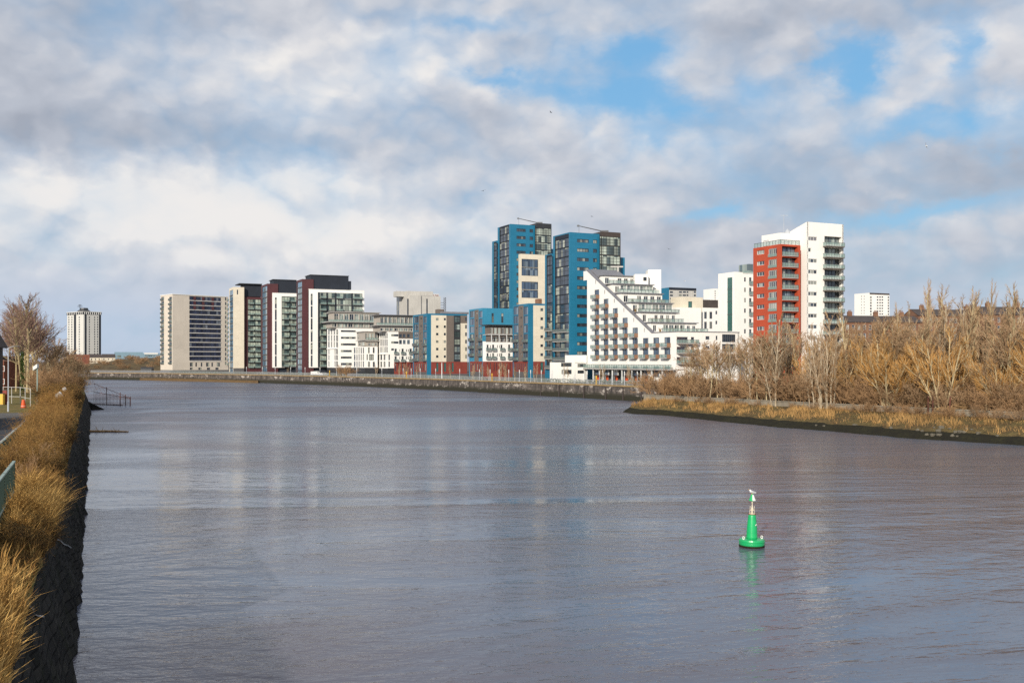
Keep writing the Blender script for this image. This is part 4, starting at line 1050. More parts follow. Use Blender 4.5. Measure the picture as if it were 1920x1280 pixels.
for f in(b.lf,b.rf):
    mb.fbox(f,0.1,f.L,f.z1+1.2,f.z1+1.28,-0.33,-0.2)
    k=0.3
    while k<f.L: mb.fbox(f,k,k+0.07,f.z1,f.z1+1.2,-0.31,-0.23); k+=1.3
obj('handrail',mb,M['frame'],o,b.o)
# white penthouse on the red part
pf=b.lf.off(-3.5); u0,u1=pf.u(1428),pf.u(1462); z0=b.z1-0.3
mb=MB(); pts=[pf.pt(u0,0,z0),pf.pt(u1,0,z0),pf.pt(u1,-8,z0),pf.pt(u0,-8,z0),pf.pt(u0,0,pf.z(442,u0)),pf.pt(u1,0,pf.z(436.4,u1)),pf.pt(u1,-8,pf.z(436.4,u1)),pf.pt(u0,-8,pf.z(442,u0))]
mb.hexa(pts); b.part('penthouse',mb,'white')
b.win(pf,1431.5,1441,451,462,2,1,'glassdark',hole=False,d=0.02)
mb=MB(); p=pf.pt(u1-1.5,-4,pf.z(436,u1)); mb.lathe([(0.9,p[2]),(0.6,p[2]+0.9),(0.1,p[2]+1.4)],10,c=p[:2]); mb.tube([(p[0]-1,p[1],p[2]),(p[0]-1,p[1],p[2]+5.5)],0.06,4); mb.box(p[0]-2.0,p[0]+0.2,p[1]-0.05,p[1]+0.05,p[2]+5.2,p[2]+5.3); b.part('antenna',mb,'galv')
# higher white part
q0=b.rf.pt(b.rf.L+0.0,-0.8,0)[:2]; f=Face(q0,(q0[0]+PV[0]*40,q0[1]+PV[1]*40))
x8=f.u(1508.3); wq=f.pt(x8,0,0)[:2]
wf=Face(wq,f.pt(f.u(1581.6),0,0)[:2],QZ,f.z(415.8,x8)).off(1.0); wf=Face(wf.A,wf.pt(wf.u(1581.6),0,0)[:2],QZ,wf.z(415.8,0))
for i in range(12):
    y=444+20.6*i
    if i==1: b.win(wf,1514,1521.5,y+0.5,y+7.8,1,1,'glass','wframe')
    else: b.win(wf,1514,1532.2,y,y+7.4,3,1,'glass' if i else 'greyroof','wframe')
    u0,u1,z0,z1=wf.rect(1546,1578.5,y-0.3,y+14.5); b.winuz(wf,u0,u1,z0,z1,5,1,'glasspale' if i in(0,1,6) else 'glass','dark',d=-1.2)
    b.bal(wf,1542.8,1577.2,y+18.7,dep=1.5,rail=1.1,slabm='brown',gl='balglass')
mbs={}; grid_wall(wf,'white',mbs,1.35); [b.part('wall',v,k) for k,v in mbs.items()]
lw=(wf.A[0]-E[0]*11,wf.A[1]-E[1]*11); ztp=wf.z1; lf3=Face(lw,wf.A)
zlo=lf3.z(441.4,lf3.u(1483)) if lf3.u(1483)>0 else ztp-6
mb=MB(); P=lf3.pt; ul=0.0
mb.hexa([P(ul,0,QZ),P(lf3.L,0,QZ),P(lf3.L,-0.5,QZ),P(ul,-0.5,QZ),P(ul,0,zlo),P(lf3.L,0,ztp),P(lf3.L,-0.5,ztp),P(ul,-0.5,zlo)])
bk=wf.L
rq=wf.pt(wf.L,0,0)
mb.hexa([(rq[0],rq[1],QZ),(rq[0]-E[0]*11,rq[1]-E[1]*11,QZ),(rq[0]-E[0]*11-PV[0]*.5,rq[1]-E[1]*11-PV[1]*.5,QZ),(rq[0]-PV[0]*.5,rq[1]-PV[1]*.5,QZ),(rq[0],rq[1],ztp),(rq[0]-E[0]*11,rq[1]-E[1]*11,zlo),(rq[0]-E[0]*11-PV[0]*.5,rq[1]-E[1]*11-PV[1]*.5,zlo),(rq[0]-PV[0]*.5,rq[1]-PV[1]*.5,ztp)])
b.part('side_wall',mb,'white')
mb=MB(); mb.quad(wf.pt(0,0,ztp),wf.pt(wf.L,0,ztp),wf.pt(wf.L,-11,zlo),wf.pt(0,-11,zlo)); mb.quad(wf.pt(0,-11,QZ),wf.pt(wf.L,-11,QZ),wf.pt(wf.L,-11,zlo),wf.pt(0,-11,zlo)); b.part('roof',mb,'greyroof')
mb=MB(); mb.fbox(wf,0.3,wf.L-0.3,QZ,ztp-2,-10.5,-1.5); b.part('core',mb,'white')

# ================================================================== 9 farther buildings
b=Bld('slab_block','grey slab block with blue end wall and dark roof band, behind the white terraces','tower block',(1254.6,540),1240,1305.6,538.5)
fc=b.rf; fc.zone(1254,1306,538,544.5,'navy'); b.lf.zone(1239,1255,538,539,'navy')
for i in range(8):
    y=546+6.1*i; b.win(fc,1256,1262,y,y+3.4,2,1,'glassdark'); b.win(fc,1273,1279,y,y+3,2,1,'glassdark'); b.win(fc,1280.5,1286.5,y,y+3,2,1,'glassdark'); b.win(fc,1287.5,1291,y,y+3,1,1,'glassdark'); b.win(fc,1301,1305,y,y+3.4,1,1,'glassdark')
b.lf.zone(1240,1255,539.5,640,'blue'); b.finish('pale_grey')
b=Bld('tower_block','sliver of distant white tower beside the tower with green strip','tower block',(1338,700),None,1352,541,depth=12)
for i in range(7): b.win(b.rf,1340,1342,545+4.2*i,547.2+4.2*i,1,1,'glassdark')
b.finish('white')
b=Bld('tower_block','distant white tower block standing alone above the trees','tower block',(1630.6,620),1602,1667.8,548.8)
fc=b.rf; fc.zone(1630,1668,548.5,552.6,'slate')
for i in range(9):
    y=555.6+5.3*i
    for x in(1644,1648.7,1653): b.win(fc,x,x+3.1,y,y+2.5,1,1,'glassdark')
    b.win(fc,1631.4,1634.6,y,y+3.4,1,1,'glassdark'); b.win(fc,1664.5,1667,y,y+3.4,1,1,'glassdark')
    for x in(1614.5,1619.5): b.win(b.lf,x,x+1.5,y-1,y+1,1,1,'glassdark')
b.finish('white')
# grey concrete works with lattice mast
b=Bld('industrial_building','pale grey concrete works building with dark slot windows, behind the blue blocks','industrial building',(762,560),743.5,826,553.5)
fc=b.rf; b.win(fc,763.5,766.5,560,592,1,8,'glassdark'); b.win(fc,799.3,802.2,560,592,1,8,'glassdark'); fc.zone(789,792,554,600,'pale_grey'); b.lf.zone(743,748.5,548,600,'glassdark')
b.finish('pale_grey')
b.boxpx('upper_storey',b.rf,763,812,546,554,-14,-2,'pale_grey'); b.boxpx('block',b.rf,768,789.5,553.6,600,-2,0.7,'pale_grey'); b.boxpx('lift_room',b.rf,743.8,762,545.8,556,-10,-4,'pale_grey')
b.boxpx('roof_sign',b.rf,811.5,823,551,557.5,-2.2,-2.0,'wframe')
f=b.rf.off(-1.95); mb=MB()
for k,(x0,x1,y0,y1) in enumerate([(812.6,813.4,552,556),(812.6,814.6,555.4,556.1),(815.3,816.1,552.3,556),(815.3,817.2,552.3,553),(815.3,816.8,553.9,554.5),(818,818.7,552.6,556),(819.6,820.3,552.6,556),(818,820.3,554,554.7),(821,822,552.8,556)]):
    u0,u1,z0,z1=f.rect(x0,x1,y0,y1); mb.fbox(f,u0,u1,z0,z1,0,0.05)
b.part('sign_lettering',mb,'brickred')
mb=MB(); Y=566
for dx in(0,1.0):
    for dy in(0,1.0): x=PX(832.3,Y)+dx; mb.tube([(x,Y+dy,QZ),(x,Y+dy,PZ(557.5,Y))],0.09,4)
z=PZ(592,Y); k=0
while z<PZ(558.5,Y):
    x=PX(832.3,Y); a=(x,Y,z); c=(x+1.0,Y+1.0,z+1.3)
    mb.tube([a,(x+1,Y,z+1.3)],0.06,3); mb.tube([(x+1,Y,z+1.3),(x,Y,z+1.3)],0.06,3); mb.tube([(x,Y+1,z),(x+1,Y+1,z+1.3)],0.06,3); z+=1.3; k+=1
for py in(567,571.5,576): mb.box(PX(826,Y),PX(832.3,Y),Y,Y+0.3,PZ(py+0.8,Y),PZ(py,Y))
b.part('lattice_mast',mb,'dark')
# round-crowned old tower far left
b=Bld('tower_block','distant pale tower block with dark crown and roof mast, far left','tower block',(156.5,1180),126,189.5,590,e=(0.75,-0.66),p=(0.66,0.75),ztop=PZ(589,1180))
lf,rf=b.lf,b.rf
for fcx,cols_ in((lf,(128,133.5,147.5,151.5)),(rf,(166.5,171.5,176.5,182))):
    for x in cols_:
        for i in range(16): 
            if len([1])>0 and (x in(128,133.5,147.5,166.5,176.5,182)): b.win(fcx,x,x+2.2,593.5+4.55*i,596.2+4.55*i,1,1,'glassdark','dark')
    for x0,x1 in(((138.5,142.8),) if fcx is lf else ((158.8,162.5),(185.5,189.4))): fcx.zone(x0,x1,589,680,'navy')
b.finish('pale_white')
mb=MB(); 
for f in(lf,rf): mb.fbox(f,-0.4,f.L+0.4,b.z1+0.1,b.z1+3.0,-1.0,0.5)
b.part('crown',mb,'navy')
mb=MB()
for f in(lf,rf):
    for k in range(9): u=f.L*(k+0.5)/9; mb.fbox(f,u-0.45,u+0.45,b.z1+0.2,b.z1+2.6,0.5,0.62)
    mb.fbox(f,-0.6,f.L+0.6,b.z1+3.0,b.z1+3.5,-1.2,0.8)
b.part('crown_piers',mb,'white')
cx_,cy_=(b.L[0]+b.R[0])/2,(b.L[1]+b.R[1])/2
mb=MB(); mb.lathe([(9,b.z1),(8.5,b.z1+4),(5,b.z1+6.5),(4.5,b.z1+8.5)],10,c=(cx_,cy_)); b.part('roof_house',mb,'dark')
mb=MB(); mb.tube([(cx_-5,cy_,b.z1+6),(cx_-5,cy_,b.z1+13)],0.3,4); mb.tube([(cx_-8,cy_,b.z1+10.5),(cx_-2,cy_,b.z1+10.5)],0.3,4); mb.tube([(cx_-7,cy_,b.z1+12),(cx_-3,cy_,b.z1+12)],0.25,4); b.part('roof_mast',mb,'dark')
# low buildings beneath it
b=Bld('brick_building','low red brick building below the distant pale tower','building',(128,860),None,168,664.5,depth=12)
for x in(137,144,151,158): b.win(b.rf,x,x+1.8,670,672.6,1,1,'glasspale')
b.finish('brick')
for (x0,x1,lab) in((168,190,'pale low house with dark roof beside the red brick building'),(191,216,'pale low house with dark roof beside the blue warehouse')):
    b=Bld('house',lab,'house',(x0,900),None,x1,670,depth=9)
    for k in range(3): x=x0+(x1-x0)*(k+0.35)/3; b.win(b.rf,x,x+2,672,674.5,1,1,'glassdark')
    b.finish('cream')
    mb=MB(); f=b.rf; z1=b.z1; P=f.pt
    mb.poly([P(-0.4,0.5,z1),P(f.L+0.4,0.5,z1),P(f.L+0.1,-4.5,z1+3.2),P(0.1,-4.5,z1+3.2)]); mb.poly([P(f.L+0.4,-9.5,z1),P(-0.4,-9.5,z1),P(0.1,-4.5,z1+3.2),P(f.L+0.1,-4.5,z1+3.2)])
    mb.tri(P(-0.4,0.5,z1),P(0.1,-4.5,z1+3.2),P(-0.4,-9.5,z1)); mb.tri(P(f.L+0.4,0.5,z1),P(f.L+0.4,-9.5,z1),P(f.L+0.1,-4.5,z1+3.2)); b.part('pitched_roof',mb,'slate')
M['warehouse']=paint('pale_blue_sheet',(0.20,0.31,0.38),0.6,0.08,0.05,(1.0,20.0,0.9))
b=Bld('warehouse','pale blue sheet metal warehouse on the far hill','warehouse',(217,1000),None,268,659.8,depth=25); 
for x in(219,238): b.win(b.rf,x,x+8,666,670,1,1,'glasspale')
b.finish('warehouse',roof='greyroof')
b=Bld('warehouse','long low white roofed shed on the far hill beside the beige slab','warehouse',(266,1050),None,302,662,depth=20); b.boxpx('roof_panel',b.rf,270.5,296,661.2,664,-6,0.5,'whiteclad'); b.win(b.rf,272,290,666,668,6,1,'glasspale'); b.finish('warehouse')
# red sandstone terraces on the rise at the right, beyond the trees
def tenement(label,Cn,R,ytop,yeave,nw,dep=12):
    b=Bld('tenement',label,'tenement',Cn,None,R,yeave,depth=dep,e=(0.2,-0.98),p=(0.98,0.2),z0=QZ)
    f=b.rf; st=f.L/nw
    for i in range(nw):
        for k in range(3):
            z=b.z1-3.0-3.4*k; b.winuz(f,st*(i+0.35),st*(i+0.35)+1.2,z,z+2.0,1,2,'glass','wframe')
    b.finish('sandstone',parapet=0.05)
    zr=PZ(ytop,Cn[1]); P=f.pt; mb=MB(); z1=b.z1+0.06
    mb.poly([P(-0.3,0.5,z1),P(f.L+0.3,0.5,z1),P(f.L,-dep/2,zr),P(0,-dep/2,zr)]); mb.poly([P(f.L+0.3,-dep-0.5,z1),P(-0.3,-dep-0.5,z1),P(0,-dep/2,zr),P(f.L,-dep/2,zr)])
    b.part('roof',mb,'slate')
    mb=MB(); mb.poly([P(0,0.0,z1),P(0,-dep/2,zr),P(0,-dep,z1)]); mb.poly([P(f.L,0,z1),P(f.L,-dep,z1),P(f.L,-dep/2,zr)]); b.part('gable',mb,'sandstone')
    n=max(2,nw//4)
    for i in range(n):
        u=f.L*(i+0.5)/n; mb=MB(); mb.fbox(f,u-0.9,u+0.9,zr-1.5,zr+1.6,-dep/2-0.5,-dep/2+0.5)
        for j in range(4): q=f.pt(u-0.6+0.4*j,-dep/2,0); mb.lathe([(0.13,zr+1.6),(0.11,zr+2.3)],6,c=q[:2])
        b.part('chimney',mb,'sandstone')
tenement('long red sandstone tenement with dark pitched roof, beside the lone white tower',(1583,400),1730,590,604,14)
tenement('upper red sandstone tenement above the bare trees near the right edge',(1722,430),1850,578,592,14)
tenement('red sandstone tenement with chimneys at the right edge',(1842,400),2010,573,590,14)
# ------------------------------------------------------------------ bare winter trees
def rot_about(v,axis,a): 
    from mathutils import Matrix
    return Matrix.Rotation(a,3,axis)@v
def perp(d,r):
    a=Vector((r.uniform(-1,1),r.uniform(-1,1),r.uniform(-1,1))); p=d.cross(a)
    return p.normalized() if p.length>1e-4 else Vector((1,0,0))
class Tree:
    def __init__(s,seed): s.r=random.Random(seed); s.tr=MB(); s.cr=MB()
    def limb(s,p,d,L,r0,r1,nseg,wob,up,mb,n):
        pts=[p.copy()]; rad=[r0]; q=p.copy(); dd=d.copy(); dirs=[dd.copy()]
        for k in range(nseg):
            dd=(dd+Vector((s.r.gauss(0,wob),s.r.gauss(0,wob),s.r.gauss(0,wob)+up))).normalized()
            q=q+dd*(L/nseg); pts.append(q.copy()); rad.append(r0+(r1-r0)*(k+1)/nseg); dirs.append(dd.copy())
        mb.tube(pts,rad,n); return pts,rad,dirs
    def fork(s,p,d,L,r,lvl,spec):
        """spec[lvl]=(children, start, angle, length factor, wobble, up, segments)"""
        last = lvl>=len(spec)
        nseg,wob,up=(4,0.10,0.05) if last else (spec[lvl][6],spec[lvl][4],spec[lvl][5])
        mb=s.tr if lvl<=1 else s.cr
        pts,rad,dirs=s.limb(p,d,L,r,r*(0.45 if not last else 0.5),nseg if not last else 2,wob,up,mb,6 if lvl==0 else (4 if lvl==1 else 3))
        if last: return
        n,start,ang,lf,_,_,_=spec[lvl]
        for i in range(n):
            t=start+(1-start)*(i+s.r.random())/n; f=t*(len(pts)-1); k=min(int(f),len(pts)-2)
            q=pts[k].lerp(pts[k+1],f-k); rr=rad[k]*(0.55 if lvl==0 else 0.6)
            ax=perp(dirs[k],s.r); dd=rot_about(dirs[k],ax,s.r.uniform(ang[0],ang[1])).normalized()
            ll=L*lf*(1.15-0.75*(t-start)/(1-start+1e-6) if lvl==0 else 1.0-0.45*t)*s.r.uniform(0.7,1.2)
            s.fork(q,dd,ll,max(rr,MINR),lvl+1,spec)
MINR=0.016
def tree_meshes(kind_,seed,h):
    t=Tree(seed); r=t.r; global MINR
    if kind_=='birch':
        MINR=0.013; spec=[(26,0.25,(0.45,0.85),0.27,0.035,0.02,9),(10,0.15,(0.35,0.8),0.42,0.08,0.10,4),(7,0.1,(0.3,0.8),0.45,0.12,0.06,3)]
        t.fork(Vector((0,0,-0.3)),Vector((r.gauss(0,.05),r.gauss(0,.05),1)).normalized(),h,0.0100*h+0.03,0,spec)
    elif kind_=='slender':
        MINR=0.012; spec=[(18,0.25,(0.3,0.6),0.24,0.05,0.02,9),(8,0.15,(0.3,0.7),0.45,0.08,0.1,3),(5,0.1,(0.3,0.8),0.45,0.12,0.06,2)]
        for k in range(r.choice((2,3,3))):
            a=r.uniform(0,2*PI); lean=r.uniform(0.03,0.2)
            t.fork(Vector((math.cos(a)*0.5,math.sin(a)*0.5,-0.3)),Vector((math.cos(a)*lean,math.sin(a)*lean,1)).normalized(),h*r.uniform(0.75,1.0),0.0075*h+0.03,0,spec)
    elif kind_=='poplar':
        MINR=0.014; spec=[(30,0.22,(0.25,0.5),0.30,0.03,0.02,10),(11,0.15,(0.25,0.6),0.40,0.06,0.14,4),(6,0.15,(0.3,0.7),0.42,0.1,0.1,3)]
        t.fork(Vector((0,0,-0.3)),Vector((r.gauss(0,.03),r.gauss(0,.03),1)).normalized(),h,0.0105*h+0.04,0,spec)
    elif kind_=='willow':
        MINR=0.012; spec=[(11,0.2,(0.3,0.75),0.42,0.06,0.04,6),(10,0.1,(0.25,0.7),0.5,0.09,0.12,4),(6,0.1,(0.25,0.7),0.5,0.12,0.12,3)]
        for k in range(6):
            a=2*PI*k/6+r.uniform(-.4,.4); lean=r.uniform(0.15,0.75)
            t.fork(Vector((math.cos(a)*0.4,math.sin(a)*0.4,-0.3)),Vector((math.cos(a)*lean,math.sin(a)*lean,1)).normalized(),h*r.uniform(0.6,0.85),0.0095*h,0,spec)
    elif kind_=='fan':
        MINR=0.015; spec=[(24,0.36,(0.35,0.9),0.40,0.025,0.03,9),(11,0.15,(0.3,0.7),0.45,0.05,0.06,5),(7,0.1,(0.3,0.7),0.45,0.07,0.05,3)]
        t.fork(Vector((0,0,-0.3)),Vector((r.gauss(0,.03),r.gauss(0,.03),1)).normalized(),h,0.010*h+0.03,0,spec)
    elif kind_=='spread':
        MINR=0.020; spec=[(15,0.36,(0.35,0.85),0.46,0.03,0.0,8),(9,0.2,(0.35,0.8),0.48,0.07,0.06,5),(6,0.15,(0.3,0.8),0.5,0.1,0.06,3),(4,0.2,(0.3,0.8),0.5,0.1,0.06,2)]
        t.fork(Vector((0,0,-0.3)),Vector((r.gauss(0,.05),r.gauss(0,.05),1)).normalized(),h*0.92,0.011*h,0,spec)
    elif kind_=='thicket':
        MINR=0.011; spec=[(10,0.15,(0.3,0.9),0.45,0.12,0.02,4),(7,0.1,(0.3,0.9),0.5,0.15,0.05,3),(5,0.2,(0.3,0.9),0.5,0.15,0.03,2)]
        for k in range(11):
            a=r.uniform(0,2*PI); d=r.uniform(0,1.1); lean=r.uniform(0.1,0.8)
            t.fork(Vector((math.cos(a)*d,math.sin(a)*d,-0.2)),Vector((math.cos(a)*lean,math.sin(a)*lean,1)).normalized(),h*r.uniform(0.55,1.0),0.007*h,0,spec)
    return t
PROT={}
def make_proto(key,kind_,seed,h,bark_,twig_):
    t=tree_meshes(kind_,seed,h)
    PROT[key]=(t.tr.mesh('trunk',M[bark_],uv=False),t.cr.mesh('crown',M[twig_],uv=False),h)
def tree(name,label,key,loc,h,rz,group=None,wide=1.0,cat='tree'):
    tm,cm,h0=PROT[key]; s=h/h0
    r=empty(name,label,cat,loc,group,rz); r.scale=(s*wide,s*wide,s)
    link('trunk',tm,r); link('crown',cm,r); return r
for i in range(3): make_proto('birch%d'%i,'birch',10+i,16,'birchbark','twig')
for i in range(3): make_proto('slender%d'%i,'slender',20+i,13,'birchbark','twig')
for i in range(2): make_proto('poplar%d'%i,'poplar',30+i,19,'greybark','twig')
for i in range(3): make_proto('willow%d'%i,'willow',40+i,13,'greybark','goldtwig')
for i in range(2): make_proto('spread%d'%i,'fan',50+i,18,'leftbark','lefttwig')
for i in range(2): make_proto('oak%d'%i,'spread',60+i,13,'greybark','twig')
for i in range(4): make_proto('thicket%d'%i,'thicket',70+i,4.5,'redtwig','redtwig' if i%2 else 'twig')
for i in range(2): make_proto('deep%d'%i,'thicket',80+i,4.5,'shadetwig','shadetwig')
# ------------------------------------------------------------------ right bank
W0=(PX(1210,231),231.0); W1=(PX(1920,150),150.0); wd=(W1[0]-W0[0],W1[1]-W0[1]); wl_=math.hypot(*wd); wd=(wd[0]/wl_,wd[1]/wl_); wn=(-wd[1],wd[0])
if wn[0]<0: wn=(-wn[0],-wn[1])      # away from the river
RZ=3.5
SH=[wl(1166,772.5),wl(1190,776),wl(1243,778.5),wl(1360,791),wl(1472,802),wl(1556,808),wl(1689,820.5),wl(1895,833.5),wl(1990,838.5),(90,112),(120,70),(140,20)]
WALL=[W0,W1,(W1[0]+wd[0]*80,W1[1]+wd[1]*80),(W1[0]+wd[0]*150,W1[1]+wd[1]*150)]
def wallpt(t): return (W0[0]+wd[0]*t,W0[1]+wd[1]*t)
# land behind the wall
mb=MB(); ln=[wallpt(-1),wallpt(wl_+150)]
back=[(260,60),(420,250),(61,277),(44,262)]
mb.poly([(*p,RZ) for p in ln]+[(*p,RZ) for p in back])
kind(obj('ground',mb,M['soil'],uv=False),'structure')
mb=MB(); A0,B0=wallpt(-0.6),wallpt(wl_+150)
M['oldwall']=paint('old_concrete_wall',(0.27,0.235,0.18),0.9,0.3,0.35,(3.0,2.2,0.7),streak=0.4)
f=Face(A0,B0,0.8,RZ+0.25); mb.fbox(f,0,f.L,0.3,RZ+0.12,-0.5,0.0); rw=tag(obj('river_wall',mb,M['oldwall'],org=(A0[0],A0[1],0)),'low weathered concrete river wall below the bare trees on the near right bank','river wall')
mb=MB(); mb.fbox(f,-0.1,f.L,RZ+0.12,RZ+0.30,-0.6,0.1); obj('coping',mb,M['oldwall'],rw,rw.location)
mb=MB(); f2=Face((44,262),A0); mb.fbox(f2,0,f2.L,0.3,RZ+0.1,-0.5,0.0); obj('return_wall',mb,M['oldwall'],rw,rw.location)
# sloping foreshore: mud below, rough grass above
rr=random.Random(5); N=90
import bisect
acc=[0]
for a,c in zip(SH,SH[1:]): acc.append(acc[-1]+math.hypot(c[0]-a[0],c[1]-a[1]))
def shpt(t):
    s=t*acc[-1]; k=min(max(bisect.bisect(acc,s)-1,0),len(SH)-2); q=(s-acc[k])/(acc[k+1]-acc[k]); a,c=SH[k],SH[k+1]
    return (a[0]+(c[0]-a[0])*q,a[1]+(c[1]-a[1])*q)
def towall(p):
    t=(p[0]-W0[0])*wd[0]+(p[1]-W0[1])*wd[1]; t=max(t,-0.5); return wallpt(t)
def noise1(x,s=0):
    return math.sin(x*1.7+s)*0.5+math.sin(x*4.3+s*2.1)*0.3+math.sin(x*9.1+s*0.7)*0.2
PROF=[(-0.15,-0.5),(0.0,0.0),(0.10,0.60),(0.22,1.0),(0.32,1.4),(0.6,1.95),(1.0,2.75)]
rows_=[]
for i in range(N*3+1):
    t=i/(N*3); a=shpt(t); c=towall(a); row=[]
    for j,(fr,z) in enumerate(PROF):
        jj=noise1(i*0.21,j)*0.05 if 0<j<6 else 0; fr2=fr+jj*(1.5 if j in(3,4) else 0.6)
        d=math.hypot(c[0]-a[0],c[1]-a[1]); zz=z*min(1,d/6.0) + (noise1(i*0.33,j+3)*0.10 if 0<j<6 else 0)
        row.append((a[0]+(c[0]-a[0])*fr2,a[1]+(c[1]-a[1])*fr2,zz))
    rows_.append(row)
M['foreshore']=earth('foreshore_soil',(0.13,0.085,0.04),(0.17,0.13,0.05),(0.045,0.038,0.02),0.3,1.0)
mud=MB(); gr=MB()
for i in range(len(rows_)-1):
    for j in range(len(PROF)-1):
        (mud if j<3 else gr).quad(rows_[i][j],rows_[i+1][j],rows_[i+1][j+1],rows_[i][j+1])
kind(obj('mud_bank',mud,M['mud'],uv=False,smooth=True),'structure'); kind(obj('bank',gr,M['foreshore'],uv=False,smooth=True),'structure')
# rough yellow grass on the foreshore
gb=MB(); rr=random.Random(8)
for k in range(34000):
    i=rr.randrange(len(rows_)-1); row=rows_[i]; row2=rows_[i+1]; t=rr.random()**0.8
    e=0.24+t*0.76; dens=noise1(i*0.13,1)+noise1(i*0.41+e*7,4)*0.8
    if dens<-0.15 and rr.random()<0.8: continue
    if e<0.27+0.13*noise1(i*0.37,2)+0.07*noise1(i*1.3,5): continue
    seg=[j for j in range(len(PROF)-1) if PROF[j][0]<=e<=PROF[j+1][0]][0]; q=(e-PROF[seg][0])/(PROF[seg+1][0]-PROF[seg][0])
    p=Vector(row[seg]).lerp(Vector(row[seg+1]),q)+(Vector(row2[seg])-Vector(row[seg]))*rr.random()
    h=rr.uniform(0.3,0.75)*(1.0+0.5*max(-1,min(1,dens))); a=rr.uniform(0,PI); w=rr.uniform(0.025,0.05); dx,dy=math.cos(a)*w,math.sin(a)*w; lx,ly=rr.gauss(0,.22)-0.1,rr.gauss(0,.22)-0.12
    gb.tri((p.x-dx,p.y-dy,p.z-0.05),(p.x+dx,p.y+dy,p.z-0.05),(p.x+lx,p.y+ly,p.z+h))
kind(obj('bank_grass',gb,M['fargrass'],uv=False),'stuff'); 
tag(bpy.data.objects['bank_grass'],'yellow rough grass on the right foreshore','grass')
# top profile of the canopy in the photograph (px -> py), used for heights
TOPP=[(1230,690),(1270,668),(1310,650),(1350,640),(1400,632),(1430,610),(1460,600),(1500,606),(1530,598),(1560,592),(1600,596),(1640,592),(1680,578),(1720,560),(1760,560),(1800,572),(1850,562),(1890,568),(1930,566),(2000,560)]
def topy(px):
    for (a,ya),(c,yc) in zip(TOPP,TOPP[1:]):
        if a<=px<=c: return ya+(yc-ya)*(px-a)/(c-a)
    return 600
def wall_Y(px):
    k=(px-CX)/FPX; t=(k*W0[1]-W0[0])/(wd[0]-k*wd[1]); return W0[1]+wd[1]*t
KL={'birch':'pale barked birch among the bare trees on the right bank','slender':'clump of slender pale stems among the bare trees on the right bank','poplar':'tall upright bare tree rising above the right bank thicket',
    'willow':'golden twigged bare willow among the trees on the right bank','oak':'wide crowned bare tree on the right bank'}
KN={'birch':'birch_tree','slender':'birch_clump','poplar':'poplar_tree','willow':'willow_tree','oak':'bare_tree'}
def rtree(kd,px,dY,py=None,label=None,wide=1.0,var=None,lean=0.0):
    Y=wall_Y(px)+dY; v=rr.randrange(2 if kd in('poplar','oak') else 3) if var is None else var
    py=topy(px)+rr.choice((0,4,10,18,30,46))+rr.uniform(-4,8) if py is None else py
    h=max(PZ(py,Y)-RZ,4.0)
    o=tree(KN[kd],label or KL[kd],kd+str(v),(PX(px,Y),Y,RZ if dY>0 else 1.7),h if dY>0 else h+1.8,rr.uniform(0,2*PI),None if label else kd+' trees of the right bank',wide)
    if lean: o.rotation_euler=(0,lean,0)
    return o
rr=random.Random(21)
rtree('birch',1454,-0.8,596,'tall pale birch at the water side, standing alone before the red tower',0.95,0)
rtree('birch',1449,-0.6,640,'birch leaning left beside the tall pale birch before the red tower',0.8,1,-0.16)
for k,(px,py) in enumerate([(1531,622),(1541,610),(1553,605),(1556,616),(1523,640)]):
    rtree('slender',px,-0.7,py,None,0.8)
rtree('willow',1663,1.5,596,'broad golden willow with many splayed stems, low behind the river wall',1.15,0)
rtree('willow',1690,6,590); rtree('willow',1625,7,602); rtree('willow',1740,9,592); rtree('willow',1600,11,600)
rtree('poplar',1733,5,548,'tall upright poplar with pale stem above the golden willows',0.75,0)
rtree('poplar',1805,8,562); rtree('poplar',1818,10,570); rtree('poplar',1846,5,550,'slim pale poplar next to the red tenements on the right',0.7,1); rtree('poplar',1900,7,556); rtree('poplar',1590,9,588); rtree('poplar',1765,18,556)
rtree('oak',1850,0.8,668,'low forked pale tree standing right behind the river wall at the right',1.1,0)
rtree('oak',1313,4,642,'small bent pale tree before the white terraced block',1.15,1)
for k in range(13):
    px=1285+k*12.5+rr.uniform(-5,5); rtree(rr.choice(['oak','oak','slender','oak']),px,rr.uniform(1.0,18),max(topy(px),628)+rr.uniform(0,24),None,1.1)
for k in range(63):
    px=1416+k*9.7+rr.uniform(-6,6); rtree(rr.choice(['birch','slender','slender','birch','willow','oak'] if px<1600 else ['birch','willow','willow','poplar','birch','oak','slender']),px,rr.uniform(1.5,32))
for k in range(14):
    px=1560+k*28+rr.uniform(-8,8); rtree('willow' if k%2 else 'oak',px,rr.uniform(2,14),topy(px)+rr.uniform(30,60),None,1.15)
# undergrowth
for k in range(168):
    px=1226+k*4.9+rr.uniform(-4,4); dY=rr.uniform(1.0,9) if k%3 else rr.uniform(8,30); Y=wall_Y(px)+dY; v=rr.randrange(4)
    tree('thicket_bush','reddish brown leafless bush in the thicket behind the right river wall',('thicket%d'%v) if k%3 else 'deep%d'%(v%2),(PX(px,Y),Y,RZ),rr.uniform(2.6,7.0),rr.uniform(0,6.28),'leafless bushes of the right bank thicket',rr.uniform(0.9,1.4),'bush')  # the rear bushes take twigs painted dark as thicket shade
M['rock']=paint('bank_rock',(0.13,0.115,0.085),0.9,0.3,1.0)
for k in range(34):
    px=1262+k*19.5+rr.uniform(-9,9); Y=wall_Y(px)-rr.uniform(0.7,2.4)
    if 1440<px<1465: continue
    tree('low_scrub','low leafless scrub growing on the foreshore before the right river wall','thicket%d'%rr.randrange(4),(PX(px,Y),Y,2.4),rr.uniform(1.0,2.6),rr.uniform(0,6.28),'low scrub before the right river wall',1.3,'bush')
